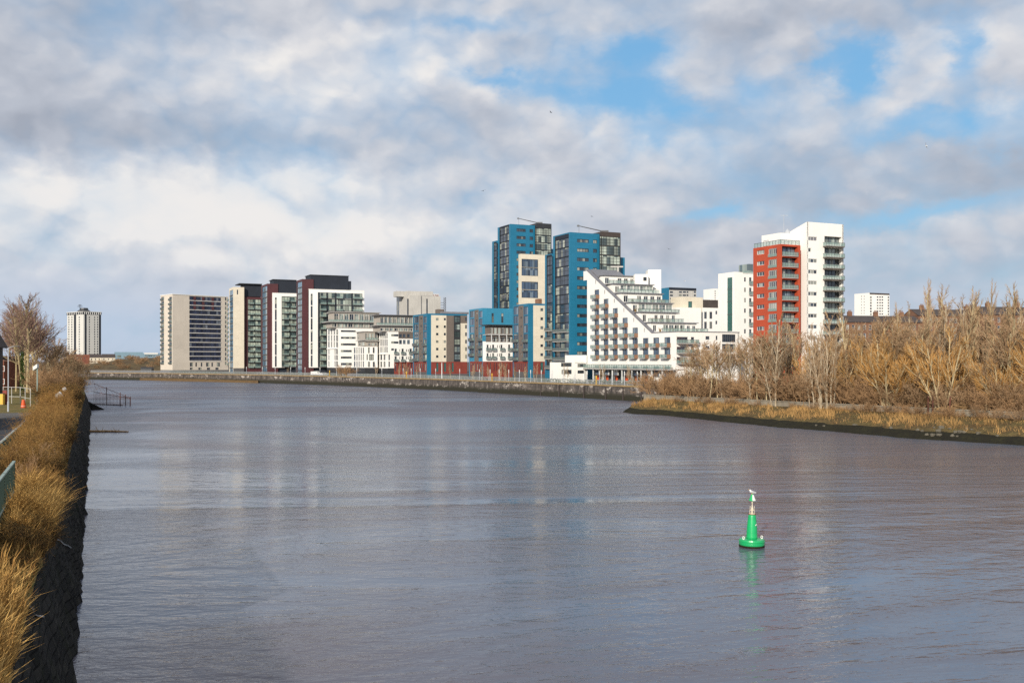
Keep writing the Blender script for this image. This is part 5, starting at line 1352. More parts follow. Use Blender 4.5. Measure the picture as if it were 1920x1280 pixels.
# rocks, posts, planks and a pile of cut branches on the bank
for k in range(26):
    px=rr.uniform(1690,1790) if k<18 else rr.uniform(1500,1900); Y0=[p for p in rows_ if abs(CX+p[1][0]/p[1][1]*FPX-px)<8]
    if not Y0: continue
    p=rr.choice(Y0); j=rr.choice((2,3,4)); q=p[j]; s_=rr.uniform(0.18,0.45)
    import bmesh
    bm=bmesh.new(); bmesh.ops.create_icosphere(bm,subdivisions=2,radius=1.0); r2=random.Random(k)
    ph=[r2.uniform(0,6) for _ in range(6)]
    for v in bm.verts:
        c=v.co; n_=1+0.22*math.sin(3*c.x+ph[0])+0.18*math.sin(4*c.y+ph[1])+0.14*math.sin(5*c.z+ph[2]); v.co=Vector((c.x*n_*s_,c.y*n_*s_*0.8,c.z*n_*s_*0.6))
    me=bpy.data.meshes.new('rock'); bm.to_mesh(me); bm.free(); me.materials.append(M['rock'])
    me.uv_layers.new(name='UVMap')
    tag(link('rock',me,None,(q[0],q[1],q[2]+0.05),r2.uniform(0,6)),'grey boulder lying on the muddy right foreshore','rock','boulders on the right foreshore')
for px,py,lean in((1740,778,0.02),(1779,781,0.12),(1749,780,0.0)):
    Y=wall_Y(px)-0.8; mb=MB(); mb.tube([(0,0,-0.3),(lean,0,1.8),(lean*2,0,4.2)],[0.16,0.15,0.12],7,cap=True)
    for z in(1.1,2.3): mb.tube([(lean*0.7-0.16,-0.2,z),(lean*0.7+0.16,-0.2,z)],0.03,4)
    tag(obj('timber_post',mb,M['rust'],org=None,uv=False),'old rust brown post standing before the right river wall','post','old posts before the right river wall').location=(PX(px,Y),Y,1.6)
Y=199; mb=MB(); mb.tube([(0,0,-0.6),(0.5,0,1.9)],[0.16,0.12],7,cap=True); mb.tube([(0.1,0,0.6),(0.5,0.05,1.0)],[0.05,0.03],5); tag(obj('mooring_stump',mb,M['mud'],uv=False),'dark leaning stump at the water edge of the right bank','stump').location=(PX(1338,Y),Y,0.2)
mb=MB(); r2=random.Random(77)
for k in range(110):
    x=r2.uniform(-5,5); z=max(0.1,1.8*(1-abs(x)/6)*r2.random()); a=r2.uniform(-0.5,0.5); L=r2.uniform(1.5,4); p=Vector((x,r2.uniform(-1.5,1.5),z)); d=Vector((math.cos(a),r2.uniform(-.4,.4),math.sin(a)*0.8)); mb.tube([p,p+d*L*0.5+Vector((0,0,r2.uniform(-.1,.15))),p+d*L],[0.05,0.035,0.015],4)
Y=wall_Y(1810)+3; tag(kind(obj('branch_pile',mb,M['wood'],uv=False),'stuff'),'heap of pale cut branches under the trees at the right','branch pile').location=(PX(1810,Y),Y,RZ)
# ------------------------------------------------------------------ left bank: s runs along the river away from the camera, t is across (towards the river +)
DD=(-0.387,0.922); NN=(0.922,0.387)
def st(s,t,z=0.0): return (DD[0]*s+NN[0]*t, DD[1]*s+NN[1]*t, z)
def st_px(px,Y):   # t of a point at image column px and depth Y
    x=PX(px,Y); return (x*DD[0]+Y*DD[1], x*NN[0]+Y*NN[1])
LZ=4.9
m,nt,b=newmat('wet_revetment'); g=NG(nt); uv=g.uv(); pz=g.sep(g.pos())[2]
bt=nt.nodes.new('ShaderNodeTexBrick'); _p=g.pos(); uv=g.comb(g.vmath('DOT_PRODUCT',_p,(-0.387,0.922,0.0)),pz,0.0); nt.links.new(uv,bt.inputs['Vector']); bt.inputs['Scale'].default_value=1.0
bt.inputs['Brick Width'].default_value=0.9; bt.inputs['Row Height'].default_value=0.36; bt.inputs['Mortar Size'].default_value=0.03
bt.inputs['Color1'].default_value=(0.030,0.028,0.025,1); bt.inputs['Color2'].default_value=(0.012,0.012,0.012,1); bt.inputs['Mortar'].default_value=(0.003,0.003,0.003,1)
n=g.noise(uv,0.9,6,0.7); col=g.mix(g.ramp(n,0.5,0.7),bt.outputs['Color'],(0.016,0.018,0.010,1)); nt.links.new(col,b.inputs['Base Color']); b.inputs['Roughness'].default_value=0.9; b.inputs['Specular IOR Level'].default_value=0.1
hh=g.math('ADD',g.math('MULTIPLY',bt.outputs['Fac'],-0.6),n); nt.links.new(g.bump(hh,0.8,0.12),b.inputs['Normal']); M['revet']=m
mb=MB(); r1=random.Random(3); NS=150
def edge(s,k): return 0.10*noise1(s*0.5,k)+0.06*noise1(s*1.9,k+2)
prof=[(-0.5,-0.7,0.1),(-0.66,0.0,0.10),(-0.95,1.1,0.16),(-1.25,2.2,0.12),(-1.55,3.2,0.1),(-1.85,4.05,0.06)]
S0,S1=-20.0,330.0
ss=[S0+(S1-S0)*(i/NS)**1.25 for i in range(NS+1)]
fine=[]
for a,c in zip(ss,ss[1:]):
    n_=max(1,int((c-a)/0.7)) if a<130 else max(1,int((c-a)/2)); fine+= [a+(c-a)*k/n_ for k in range(n_)]
def bend(s): return -0.0 if s<250 else -0.02*(s-250)
rows2=[[st(s,t+bend(s)+r1.uniform(-1,1)*j+edge(s,q)*(0.6 if q>1 else 1.6),z) for q,(t,z,j) in enumerate(prof)] for s in fine]
for i in range(len(rows2)-1):
    for j in range(len(prof)-1): mb.quad(rows2[i][j],rows2[i+1][j],rows2[i+1][j+1],rows2[i][j+1])
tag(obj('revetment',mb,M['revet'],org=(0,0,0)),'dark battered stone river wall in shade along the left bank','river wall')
gp=[(-1.84,4.04),(-2.4,4.45),(-3.3,4.82),(-5.6,LZ),(-6.8,LZ),(-16,LZ+0.05),(-60,5.2),(-300,6.0)]
mb=MB()
for i in range(len(fine)-1):
    for j in range(len(gp)-1):
        P4=[]
        for (s,q) in((fine[i],j),(fine[i+1],j),(fine[i+1],j+1),(fine[i],j+1)):
            t,z=gp[q]; P4.append(rows2[fine.index(s) if False else (i if s==fine[i] else i+1)][5] if q==0 else st(s,t+bend(s),z+(0.06*noise1(s*0.7,q) if 0<q<3 else 0)))
        mb.quad(*P4)
kind(obj('ground',mb,M['turf'],uv=False,smooth=True),'structure')
M['shadeground']=earth('shaded_bank_ground',(0.06,0.048,0.035),(0.085,0.065,0.045),(0.035,0.03,0.024),0.6)  # ground colour darkened to stand for the shade behind the fence
mb=MB(); mb.quad(st(20,-7.0,LZ+0.05),st(20,-15,LZ+0.06),st(126,-15,LZ+0.06),st(126,-7.0,LZ+0.05)); kind(obj('path',mb,M['asphalt'],uv=False),'structure')
mb=MB(); mb.quad(st(126,-7.0,LZ+0.054),st(126,-30,LZ+0.08),st(141,-30,LZ+0.08),st(141,-7.0,LZ+0.054)); kind(obj('pavement',mb,M['paving'],uv=False),'structure')
mb=MB(); mb.quad(st(36,-3.05,4.86),st(36,-5.4,LZ+0.03),st(64,-5.4,LZ+0.03),st(64,-3.3,4.9)); kind(obj('path',mb,M['shadeground'],uv=False),'structure')  # this strip is shade painted on the bank, not a trodden way
# kerb strip of the path
mb=MB(); 
for k in range(53):
    f=Face(st(20+2*k,-6.9)[:2],st(21.96+2*k,-6.9)[:2]); mb.fbox(f,0,f.L,LZ,LZ+0.14,-0.12,0.0)
kind(obj('kerb',mb,M['slab']),'structure')
# -- grasses on the near edge
def blades(name,n,srange,trange,hr,mat,label,wr=(0.006,0.016),clump=0.5,seed=1,zf=None,leanx=0.25):
    r=random.Random(seed); gb=MB(); k=0
    while k<n:
        s=srange[0]+(srange[1]-srange[0])*r.random()**1.3; t=r.uniform(*trange)
        d=noise1(s*0.9,seed)+0.7*noise1(t*2.3+s*0.31,seed+4)
        k+=1
        if name=='dry_grass' and 34<s<43.5 and t>-4.6 and r.random()<0.9: continue
        if d<-0.25 and r.random()<clump: continue
        z=4.05+max(0,min(1,(-1.85-t)/1.5))*0.8 if t>-3.4 else LZ
        h=r.uniform(*hr)*(0.75+0.35*max(-1,min(1,d))); a=r.uniform(0,PI); w=r.uniform(*wr)*(1+s/70.0); p=Vector(st(s,t,z-0.05)); dx=Vector((math.cos(a)*w,math.sin(a)*w,0))
        l=Vector((r.gauss(0,leanx)+0.12,r.gauss(0,leanx),0))*h
        m1=p+l*0.35+Vector((0,0,h*0.6)); tip=p+l+Vector((0,0,h*r.uniform(0.8,1.0)))
        gb.quad(p-dx,p+dx,m1+dx*0.8,m1-dx*0.8); gb.tri(m1-dx*0.8,m1+dx*0.8,tip)
    o=kind(obj(name,gb,M[mat],uv=False),'stuff'); tag(o,label,'grass'); return o
blades('dry_grass',26000,(14,42),(-5.6,-2.0),(0.5,1.25),'drygrass','tall dry golden grass on the near left bank edge',seed=2)
blades('dry_grass',9000,(14,44),(-2.6,-1.85),(0.35,0.9),'drygrass','dry grass overhanging the top of the left river wall',seed=3,leanx=0.45)
blades('dry_grass',7000,(43.5,56),(-3.2,-1.7),(0.5,1.2),'drygrass','shorter golden grass clump between fence and river wall',seed=4)
blades('low_grass',14000,(40,230),(-6.0,-1.8),(0.2,0.6),'dryleaf','rough low grass farther along the left bank',seed=5,wr=(0.015,0.03))
# -- bramble mounds
def bush_mesh(seed,R,Hh,nst,leaves,leafsize=0.036):
    r=random.Random(seed); a=MB(); l=MB()
    for k in range(nst):
        ang=r.uniform(0,2*PI); d=R*math.sqrt(r.random())*0.8; p=Vector((math.cos(ang)*d,math.sin(ang)*d,-0.15))
        hh=Hh*(1-0.5*(d/R)**2)*r.choice((0.6,0.8,0.95,1.05,1.3))*r.uniform(0.85,1.1); out=Vector((math.cos(ang)*r.uniform(0,.7)+r.gauss(0,.3),math.sin(ang)*r.uniform(0,.7)+r.gauss(0,.3),0))*0.6
        p1=p+Vector((0,0,hh*0.55))+out*hh*0.3; p2=p+Vector((0,0,hh))+out*hh*0.8; p3=p2+out*0.5*hh+Vector((0,0,-0.15*hh*r.random()))
        a.tube([p,p1,p2,p3],[0.018,0.014,0.009,0.005],3)
        for q in range(7):
            f=r.uniform(0.3,1.0); b0=p1.lerp(p2,f) if r.random()<.6 else p2.lerp(p3,r.random()); dv=Vector((r.gauss(0,1),r.gauss(0,1),r.gauss(0.5,.8))).normalized()*r.uniform(.25,.8)
            a.tube([b0,b0+dv*0.5+Vector((0,0,.04)),b0+dv],[0.008,0.006,0.004],3)
            for w in range(leaves):
                c=b0+dv*r.random()+Vector((r.gauss(0,.06),r.gauss(0,.06),r.gauss(0,.06))); u=Vector((r.gauss(0,1),r.gauss(0,1),r.gauss(0,1))).normalized()*leafsize*r.uniform(.6,1.4); v=perp(u.normalized(),r)*leafsize*0.6
                l.quad(c-u,c-v,c+u,c+v)
    return a.mesh('stems',M['bramble'],uv=False), l
BUSH=[]
for k,(R,Hh,n_,lv,mt) in enumerate([(2.2,2.6,340,3,'dryleaf'),(1.8,2.0,280,3,'dryleaf'),(1.5,1.5,240,2,'dryleaf'),(2.0,2.3,260,4,'bramble'),(1.6,1.3,200,7,'darkleaf'),(2.0,2.4,300,3,'redtwig')]):
    sm,lf=bush_mesh(90+k,R,Hh,n_,lv); BUSH.append((sm,lf.mesh('leaves',M[mt],uv=False),Hh))
def bush(s,t,h,v,label,wide=1.0,name='bramble_bush',group=None,cat='bush'):
    sm,lm,h0=BUSH[v]; z=LZ if t<-3.2 else 4.2
    r=empty(name,label,cat,st(s,t,z-0.1),group,(s*1.7)%6.28); k=h/h0; r.scale=(k*wide,k*wide,k); link('stems',sm,r); link('leaves',lm,r); return r
GB='bramble bushes along the left bank'; LB='golden brown bramble bush on the left bank between fence and river wall'
rb=random.Random(14)
for s,t,h,v,w in [(63,-3.5,1.5,2,.9),(67,-3.9,1.6,2,.9),(70,-3.0,1.5,1,.8),(74,-4.1,2.0,0,.8),(78,-3.2,1.8,3,.8),(83,-4.0,2.3,0,.8),(88,-3.4,2.1,1,.8),(91,-4.3,2.3,3,.75),(96,-3.7,2.5,0,.8),(101,-3.2,2.2,3,.8),(103,-4.3,2.6,1,.8),(110,-3.6,2.5,0,.85),(112,-4.5,2.4,3,.8),(118,-3.3,2.2,1,.9),(122,-4.3,2.1,0,.9),(57,-2.7,1.3,2,.9),(60,-3.2,1.4,3,.9),(80,-4.7,1.9,1,.75),(99,-4.8,2.2,1,.75),(107,-3.0,2.0,0,.8),(86,-2.9,1.6,3,.8)]:
    if s<100: t=max(t,-3.75)
    if s>=101: h*=0.72
    bush(s,t,h,v,LB,w,group=GB)
blades('weed_stems',3200,(14,44),(-5.6,-1.9),(0.4,1.5),'bramble','brown dead weed stems among the dry golden grass',seed=22,leanx=0.3)
blades('green_shoots',2600,(14,44),(-5.6,-1.9),(0.2,0.6),'ivy','short green shoots among the dry golden grass',seed=23,leanx=0.3)
blades('golden_reeds',9000,(44.5,54),(-3.1,-1.75),(1.2,2.3),'drygrass','tall feathery golden reeds at the wall edge by the end of the green fence',seed=12,wr=(0.005,0.012),leanx=0.3)
bush(57,-2.5,1.5,3,'brown bush just beyond the golden reeds at the wall edge',0.8,'bramble_bush')
for k,(s,t,h) in enumerate([(37,-3.2,.6),(38.5,-2.5,.6),(40,-3.3,.7),(42,-2.6,.8),(43.5,-3.2,.8),(39,-4.3,.7),(44.5,-2.4,.9),(54,-3.0,1.0),(55.5,-2.3,.9)]): bush(s,t,h,4,'low bramble patch with leaves darkened for shade, between the dry grass and the golden bush',1.1,'shade_bramble','shade-darkened bramble patches on the near left bank')  # dark leaves put here in place of the shadow on the bank
for k in range(15):
    s=60+k*4.6+rb.uniform(-1.5,1.5); t=rb.uniform(-4.3,-2.9)
    if k%3==2: bush(s,t,rb.uniform(.9,1.5),4,'bramble clump darkened as the shady gap between the golden brown bushes on the left bank',1.0,'shade_bramble','shade-darkened bramble clumps among the left bank bushes')  # leaf colour imitates the shaded gaps between the bushes
    else: tree('thicket_bush','leafless twiggy bush sticking up through the left bank brambles','thicket%d'%rb.randrange(4),st(s,t,LZ-0.2),rb.uniform(1.6,2.5) if s<100 else rb.uniform(1.3,1.9),rb.uniform(0,6.28),'twiggy bushes among the left bank brambles',1.0,'bush')
GT='scrub bushes farther along the left bank'
for k in range(34):
    s=128+k*4.6+rb.uniform(-2,2); t=rb.uniform(-6.0,-3.6)
    if 132<s<152 and t<-4.2: t+=1.2
    bush(s,t,rb.uniform(1.2,2.6) if not 130<s<152 else 1.2,rb.choice((3,3,4,5,5,0)),'brown scrub bush farther along the left river wall',0.95,'scrub_bush',GT)
# thicket and trees beyond
for k in range(46):
    s=rb.uniform(190,330); t=rb.uniform(-24,-4)+bend(s); v=rb.randrange(4)
    _p=st(s,t)
    if CX+_p[0]/_p[1]*FPX<66 and _p[1]<250: continue
    tree('thicket_bush','leafless brown bush in the thicket along the far left bank','thicket%d'%v,st(s,t,LZ),rb.uniform(3.0,6.5),rb.uniform(0,6.28),'leafless bushes of the far left bank',1.2,'bush')
for k,(px,top,Y) in enumerate([(78,640,225),(88,628,240),(97,622,262),(104,632,250),(110,640,280),(118,634,300),(124,650,262),(131,642,310),(138,655,275),(144,658,300),(150,664,265),(157,668,290),(163,676,280),(92,655,215),(108,664,220),(122,672,235),(136,676,240)]):
    tree('bare_tree','small bare tree in the thicket along the far left bank','oak%d'%(k%2),(PX(px,Y),Y,LZ-0.3),PZ(top+14,Y)-LZ,rb.uniform(0,6.28),'small bare trees of the far left bank',1.35)
def lpos(px,Y): return (PX(px,Y),Y,LZ)
GL='tall bare trees standing in a row on the left bank'
for px,Y,top,v,w,lab in [(30,215,596,0,0.9,'leftmost of the tall bare trees with pale yellow trunks on the left bank'),(41,205,586,1,0.95,'tall bare tree with pale trunk beside the ivy covered stem on the left bank'),
        (51,210,566,0,1.0,'tallest bare tree with pale trunk on the left bank'),(58,218,580,1,0.95,'bare tree with slim trunk at the right of the tall row on the left bank')]:
    z=5.0; h=PZ(top,Y)-z; tree('bare_tree',lab,'spread%d'%v,(PX(px,Y),Y,z),h,px*0.7,GL,w*1.25)
for px,Y,top in((70,245,606),(20,250,606),(46,235,584),(60,232,592),(34,240,594)): tree('bare_tree','bare tree behind the tall row of pale trunks on the left bank','spread%d'%(px%2),(PX(px,Y),Y,5),PZ(top,Y)-5,px*1.0,'background bare trees of the left bank',1.35)
# ivy on one stem
r1=random.Random(9); mb=MB(); Y=204; x0=PX(42,Y)
for k in range(900):
    z=r1.uniform(0,8.5); a=r1.uniform(0,2*PI); d=r1.uniform(0.2,0.75)*(1-z/14); c=Vector((math.cos(a)*d,math.sin(a)*d,z)); u=Vector((r1.gauss(0,1),r1.gauss(0,1),r1.gauss(0,1))).normalized()*0.13; v=perp(u.normalized(),r1)*0.1; mb.quad(c-u,c-v,c+u,c+v)
tag(obj('ivy',mb,M['ivy'],uv=False),'dark green ivy climbing one pale trunk on the left bank','ivy').location=(x0,Y,5)
# -- green fences
M['green']=paint('green_fence_paint',(0.05,0.085,0.06),0.6,0.25,1.5); M['tealrail']=paint('pale_worn_rail',(0.26,0.33,0.29),0.6,0.15,1.0)
def fence(label,s0,s1,t,z0,h,panel,name='mesh_fence'):
    p=st(s0,t,z0); r=empty(name,label,'fence',p)
    f=Face(st(s1,t)[:2],st(s0,t)[:2]); f=Face(f.B,f.A)   # faces the path or river, thin anyway
    L=f.L
    mb=MB(); n=max(1,round(L/2.6))
    for k in range(n+1): 
        o=MB(); u=min(L*k/n,L-0.08); o.fbox(f,u,u+0.08,z0-0.2,z0+h+0.03,-0.04,0.04); obj('post',o,M['green'],r,p)
    o=MB(); o.fbox(f,0,L,z0+h-0.05,z0+h+0.02,-0.06,0.06); obj('top_rail',o,M['tealrail'],r,p)
    o=MB(); o.fbox(f,0,L,z0+panel,z0+panel+0.07,-0.05,0.05); obj('lower_rail',o,M['tealrail'],r,p)
    if panel>0.2: o=MB(); o.fbox(f,0.0,L,z0,z0+panel,-0.015,0.015); obj('panel',o,M['green'],r,p)
    o=MB(); stp=0.13; k=0; za,zb=z0+panel+0.07,z0+h-0.05; hh=zb-za
    while k*stp<L+hh:
        for sg in(1,-1):
            u0=k*stp-hh; u1=k*stp; a0,a1=max(u0,0),min(u1,L)
            if a1>a0:
                f0,f1=(a0-u0)/hh,(a1-u0)/hh
                zz0,zz1=(za+f0*hh,za+f1*hh) if sg>0 else (zb-f0*hh,zb-f1*hh)
                o.tube([f.pt(a0,0.0,zz0),f.pt(a1,0.0,zz1)],0.018,3)
        k+=1
    obj('mesh_panel',o,M['green'],r,p,uv=False)
    return r
fence('near green diamond mesh fence with solid lower panel at the left edge',37,51.2,-3.4,5.0,1.9,0.5)
fence('green lattice fence beside the shaded path behind the brambles',60,96,-5.65,LZ,1.25,0.08)
# -- things around the path end
def place(name,label,cat,px,Y,z=LZ): return empty(name,label,cat,(PX(px,Y),Y,z))
r=place('street_lamp','tall thin grey street lamp at the end of the shaded path','street lamp',15.5,130); mb=MB(); mb.tube([(0,0,0),(0,0,1.3),(0,0,1.35),(0,0,8.4)],[0.12,0.12,0.08,0.06],8,cap=True); obj('pole',mb,M['galv'],r,uv=False)
mb=MB(); mb.tube([(0,0,8.3),(0.5,0,8.5),(1.1,0,8.55)],0.04,5); obj('arm',mb,M['galv'],r,uv=False); mb=MB(); mb.box(0.8,1.5,-0.12,0.12,8.5,8.62); obj('lamp_head',mb,M['dark'],r)
r=place('camera_post','pale green post with a white camera housing on top beside the path','camera post',70,152); mb=MB(); mb.tube([(0,0,0),(0,0,0.9),(0,0,0.95),(0,0,5.8)],[0.17,0.17,0.11,0.1],8,cap=True); obj('pole',mb,M['tealrail'],r,uv=False)
mb=MB(); mb.hexa([(-0.55,-0.3,5.2),(0.1,-0.3,5.6),(0.1,0.3,5.6),(-0.55,0.3,5.2),(-0.55,-0.3,5.75),(0.1,-0.3,6.2),(0.1,0.3,6.2),(-0.55,0.3,5.75)]); obj('camera_housing',mb,M['wframe'],r)
# graffiti wall
m,nt,b=newmat('graffiti_wall_paint'); g=NG(nt); uv=g.uv(); n=g.noise(uv,1.1,3,0.6,2.5); n2=g.noise(uv,0.5,3,0.5,1.5)
col=g.mix(g.ramp(n,0.52,0.56),(0.55,0.56,0.58,1),(0.03,0.04,0.05,1)); col=g.mix(g.ramp(n2,0.62,0.66),col,(0.12,0.25,0.28,1)); nt.links.new(col,b.inputs['Base Color']); b.inputs['Roughness'].default_value=0.8; M['graffiti']=m
p=st(104,-10.2,LZ); r=empty('graffiti_wall','low white wall scrawled with dark graffiti beside the shaded path','wall',p)
f=Face(st(104,-10.2)[:2],st(128,-10.2)[:2]); mb=MB(); mb.fbox(f,0,f.L,LZ-0.1,LZ+2.0,-0.4,0.0); obj('panel',mb,M['graffiti'],r,p); mb=MB(); mb.fbox(f,-0.1,f.L+0.1,LZ+2.0,LZ+2.2,-0.5,0.1); obj('coping',mb,M['dark'],r,p)
# cabinets, barrier, guard rail
def cabinet(label,px,Y,w,h,mat):
    r=place('utility_cabinet',label,'cabinet',px,Y); mb=MB(); mb.box(-w/2,w/2,-0.3,0.3,0.1,h); obj('body',mb,M[mat],r); mb=MB(); mb.box(-w/2-0.04,w/2+0.04,-0.35,0.35,h,h+0.06); mb.box(-w/2-0.03,w/2+0.03,-0.33,0.33,0,0.1); obj('lid',mb,M['dark'],r); mb=MB(); mb.box(-w/2+0.08,w/2-0.08,-0.33,-0.3,0.25,h-0.12); obj('door',mb,M[mat],r)
cabinet('yellow cabinet at the left edge before the brick house',2.5,150,0.8,1.7,'yellow'); cabinet('dark red cabinet beside the yellow one before the brick house',10.5,151,0.6,2.2,'brickred')
r=place('guard_rail','pale steel guard rail around the grass by the path end','railing',22,152); mb=MB()
pa=[(PX(6,156)-r.location.x,4,0),(PX(38,154)-r.location.x,2,0),(PX(57,146)-r.location.x,-6,0)]
for a,c in zip(pa,pa[1:]):
    for z in(1.1,2.55): mb.tube([(a[0],a[1],z),(c[0],c[1],z)],0.04,5)
obj('rail',mb,M['pale_grey'],r,uv=False)
for a in pa+[((pa[0][0]+pa[1][0])/2,3,0),((pa[1][0]+pa[2][0])/2,-2,0)]: mb=MB(); mb.tube([(a[0],a[1],-0.1),(a[0],a[1],2.6)],0.05,6,cap=True); obj('post',mb,M['pale_grey'],r,uv=False)
r=place('traffic_barrel','orange traffic barrel standing on the pavement by the path end','barrel',44,140); mb=MB(); mb.lathe([(0.34,0.06),(0.33,0.4),(0.29,0.42),(0.28,0.75),(0.24,0.77),(0.22,1.15),(0.1,1.2)],14); obj('body',mb,M['orange'],r,uv=False); mb=MB(); mb.lathe([(0.42,0),(0.42,0.06),(0.36,0.07)],14); obj('base',mb,M['dark'],r,uv=False); mb=MB(); mb.lathe([(0.335,0.3),(0.328,0.38)],14); obj('band',mb,M['wframe'],r,uv=False)
r=empty('wooden_plank','dark board leaning up the bank below the white sack','plank',(PX(99,139),139,LZ-0.1)); mb=MB(); mb.hexa([(-0.5,-0.2,0),(0.1,-0.2,0),(0.1,0.1,0),(-0.5,0.1,0),(0.35,0.3,1.9),(0.85,0.3,1.9),(0.85,0.5,1.9),(0.35,0.5,1.9)]); obj('board',mb,M['dark'],r); mb=MB(); mb.tube([(-0.52,-0.22,0.0),(0.33,0.28,1.92)],0.035,5); obj('edge_strip',mb,M['galv'],r,uv=False)
import bmesh
def sack(label,loc,s,mat):
    bm=bmesh.new(); bmesh.ops.create_icosphere(bm,subdivisions=3,radius=1.0)
    for v in bm.verts:
        c=v.co; k=1+0.15*math.sin(5*c.x+1)+0.12*math.sin(7*c.y+2*c.z); v.co=Vector((c.x*s*k,c.y*s*0.8*k,c.z*s*0.9*k))
    me=bpy.data.meshes.new('plastic_sack'); bm.to_mesh(me); bm.free(); me.materials.append(M[mat]); me.uv_layers.new(name='UVMap'); me.polygons.foreach_set('use_smooth',[True]*len(me.polygons))
    o=link('plastic_sack',me,None,loc); tag(o,label,'sack')
sack('slumped white sack at the top of the dark board on the left bank',(PX(110,139),139.2,LZ+1.75),0.55,'wframe'); sack('small pale sack on the grass beyond the slumped white one',(PX(121,142),142,LZ+2.6),0.3,'wframe')
# torn plastic strips caught on the river wall
def strip(label,pts,w):
    mb=MB(); V=[Vector(p) for p in pts]
    for k,(a,c) in enumerate(zip(V,V[1:])):
        n=Vector((0.3,0.2,1)).cross(c-a).normalized()*w*(1.2 if k%2 else 0.7); up=Vector((0.05,-0.05,0.05))
        mb.hexa([a-n,c-n,c+n,a+n,a-n+up,c-n+up,c+n+up,a+n+up])
    tag(obj('plastic_strip',mb,M['wframe'],org=tuple(V[0])),label,'litter')
def onwall(px,py):
    # point where the view ray meets the battered wall
    k=(px-CX)/FPX; m_=(py-HZ)/FPX
    lo,hi=5.0,200.0
    for _ in range(60):
        Y=(lo+hi)/2; x=k*Y; z=CAMH-m_*Y; t=x*NN[0]+Y*NN[1]
        if t< -0.62-z*0.30: lo,hi=(lo,Y) if False else (lo,hi)
        tw=-0.60-z*0.30
        # camera sits at t=0; beyond the wall the ray has t<tw
        if t<tw: hi=Y
        else: lo=Y
    return (k*lo,lo,CAMH-m_*lo)
def strip_px(label,pp,w):
    strip(label,[onwall(*q) for q in pp],w)
strip_px('torn white plastic strip caught on the nearer part of the left wall',[(50,1131),(55,1138),(59,1143),(63,1152),(70,1155),(80,1156)],0.05)
strip_px('thin torn plastic strip on the left wall farther up river',[(106,1011),(111,1013),(118,1020),(125,1022),(132,1027)],0.035)
# old fence standing in the water, slip and driftwood
f=Face((PX(176,262),262),(PX(245,256),256)); z_top=lambda u: 5.6-3.6*u/f.L
r=empty('rusty_fence','rusty iron fence stepping down into the water beyond the left bank','fence',(PX(205,260),260,0))
mb=MB(); n=26
for k in range(n+1):
    u=f.L*k/n; mb.tube([f.pt(u,0,-0.6),f.pt(u,0,max(0.9,min(z_top(u),3.6-1.3*u/f.L)))],0.035,4)
obj('bars',mb,M['rust'],r,r.location,uv=False)
for u in(0.35,0.72,0.86,0.99): mb=MB(); mb.tube([f.pt(f.L*u,0,-1),f.pt(f.L*u,0,z_top(f.L*u)+0.4)],0.09,6,cap=True); obj('post',mb,M['rust'],r,r.location,uv=False)
mb=MB(); mb.tube([f.pt(0,0,5.6),f.pt(f.L,0,2.0)],0.06,5); mb.tube([f.pt(0,0,3.4),f.pt(f.L,0,1.9)],0.06,5); mb.tube([f.pt(-1,0.2,0.25),f.pt(f.L*0.8,0.2,0.15)],0.12,5); obj('rail',mb,M['rust'],r,r.location,uv=False)
for k in range(9): 
    u=f.L*k/9; mb=MB(); mb.tube([f.pt(u,0,z_top(u)-0.0),f.pt(u+f.L/9,0,3.3-1.5*u/f.L)],0.025,3)
    if k<6: obj('brace',mb,M['rust'],r,r.location,uv=False)
mb=MB(); p0=wl(150,766); mb.hexa([(PX(140,232),232,-0.3),(PX(196,236),236,-0.3),(PX(188,246),246,-0.3),(PX(140,246),246,-0.3),(PX(140,232),232,3.4),(PX(196,236),236,0.12),(PX(188,246),246,0.12),(PX(140,246),246,3.4)])
tag(obj('slipway',mb,M['revet'],org=(PX(165,238),238,0)),'dark stone slipway running down into the water by the rusty fence','slipway')
Y=CAMH*FPX/(810-HZ); r1=random.Random(4); mb=MB()
xa,xb=PX(166,Y),PX(241,Y); mb.tube([(xa-1.5,Y,0.15),(xa+(xb-xa)*.5,Y+0.2,0.14),(xb,Y-0.1,0.10)],[0.20,0.17,0.11],8,cap=True)
for k in range(9): 
    u=0.15+0.6*r1.random(); p=Vector((xa+(xb-xa)*u,Y,0.15)); mb.tube([p,p+Vector((r1.uniform(-.6,.6),r1.uniform(-.3,.3),r1.uniform(0.2,.9)))],[0.05,0.015],4)
tag(obj('driftwood_log',mb,M['wood'],org=(xa,Y,0),uv=False),'long pale driftwood log floating against the left wall','log')
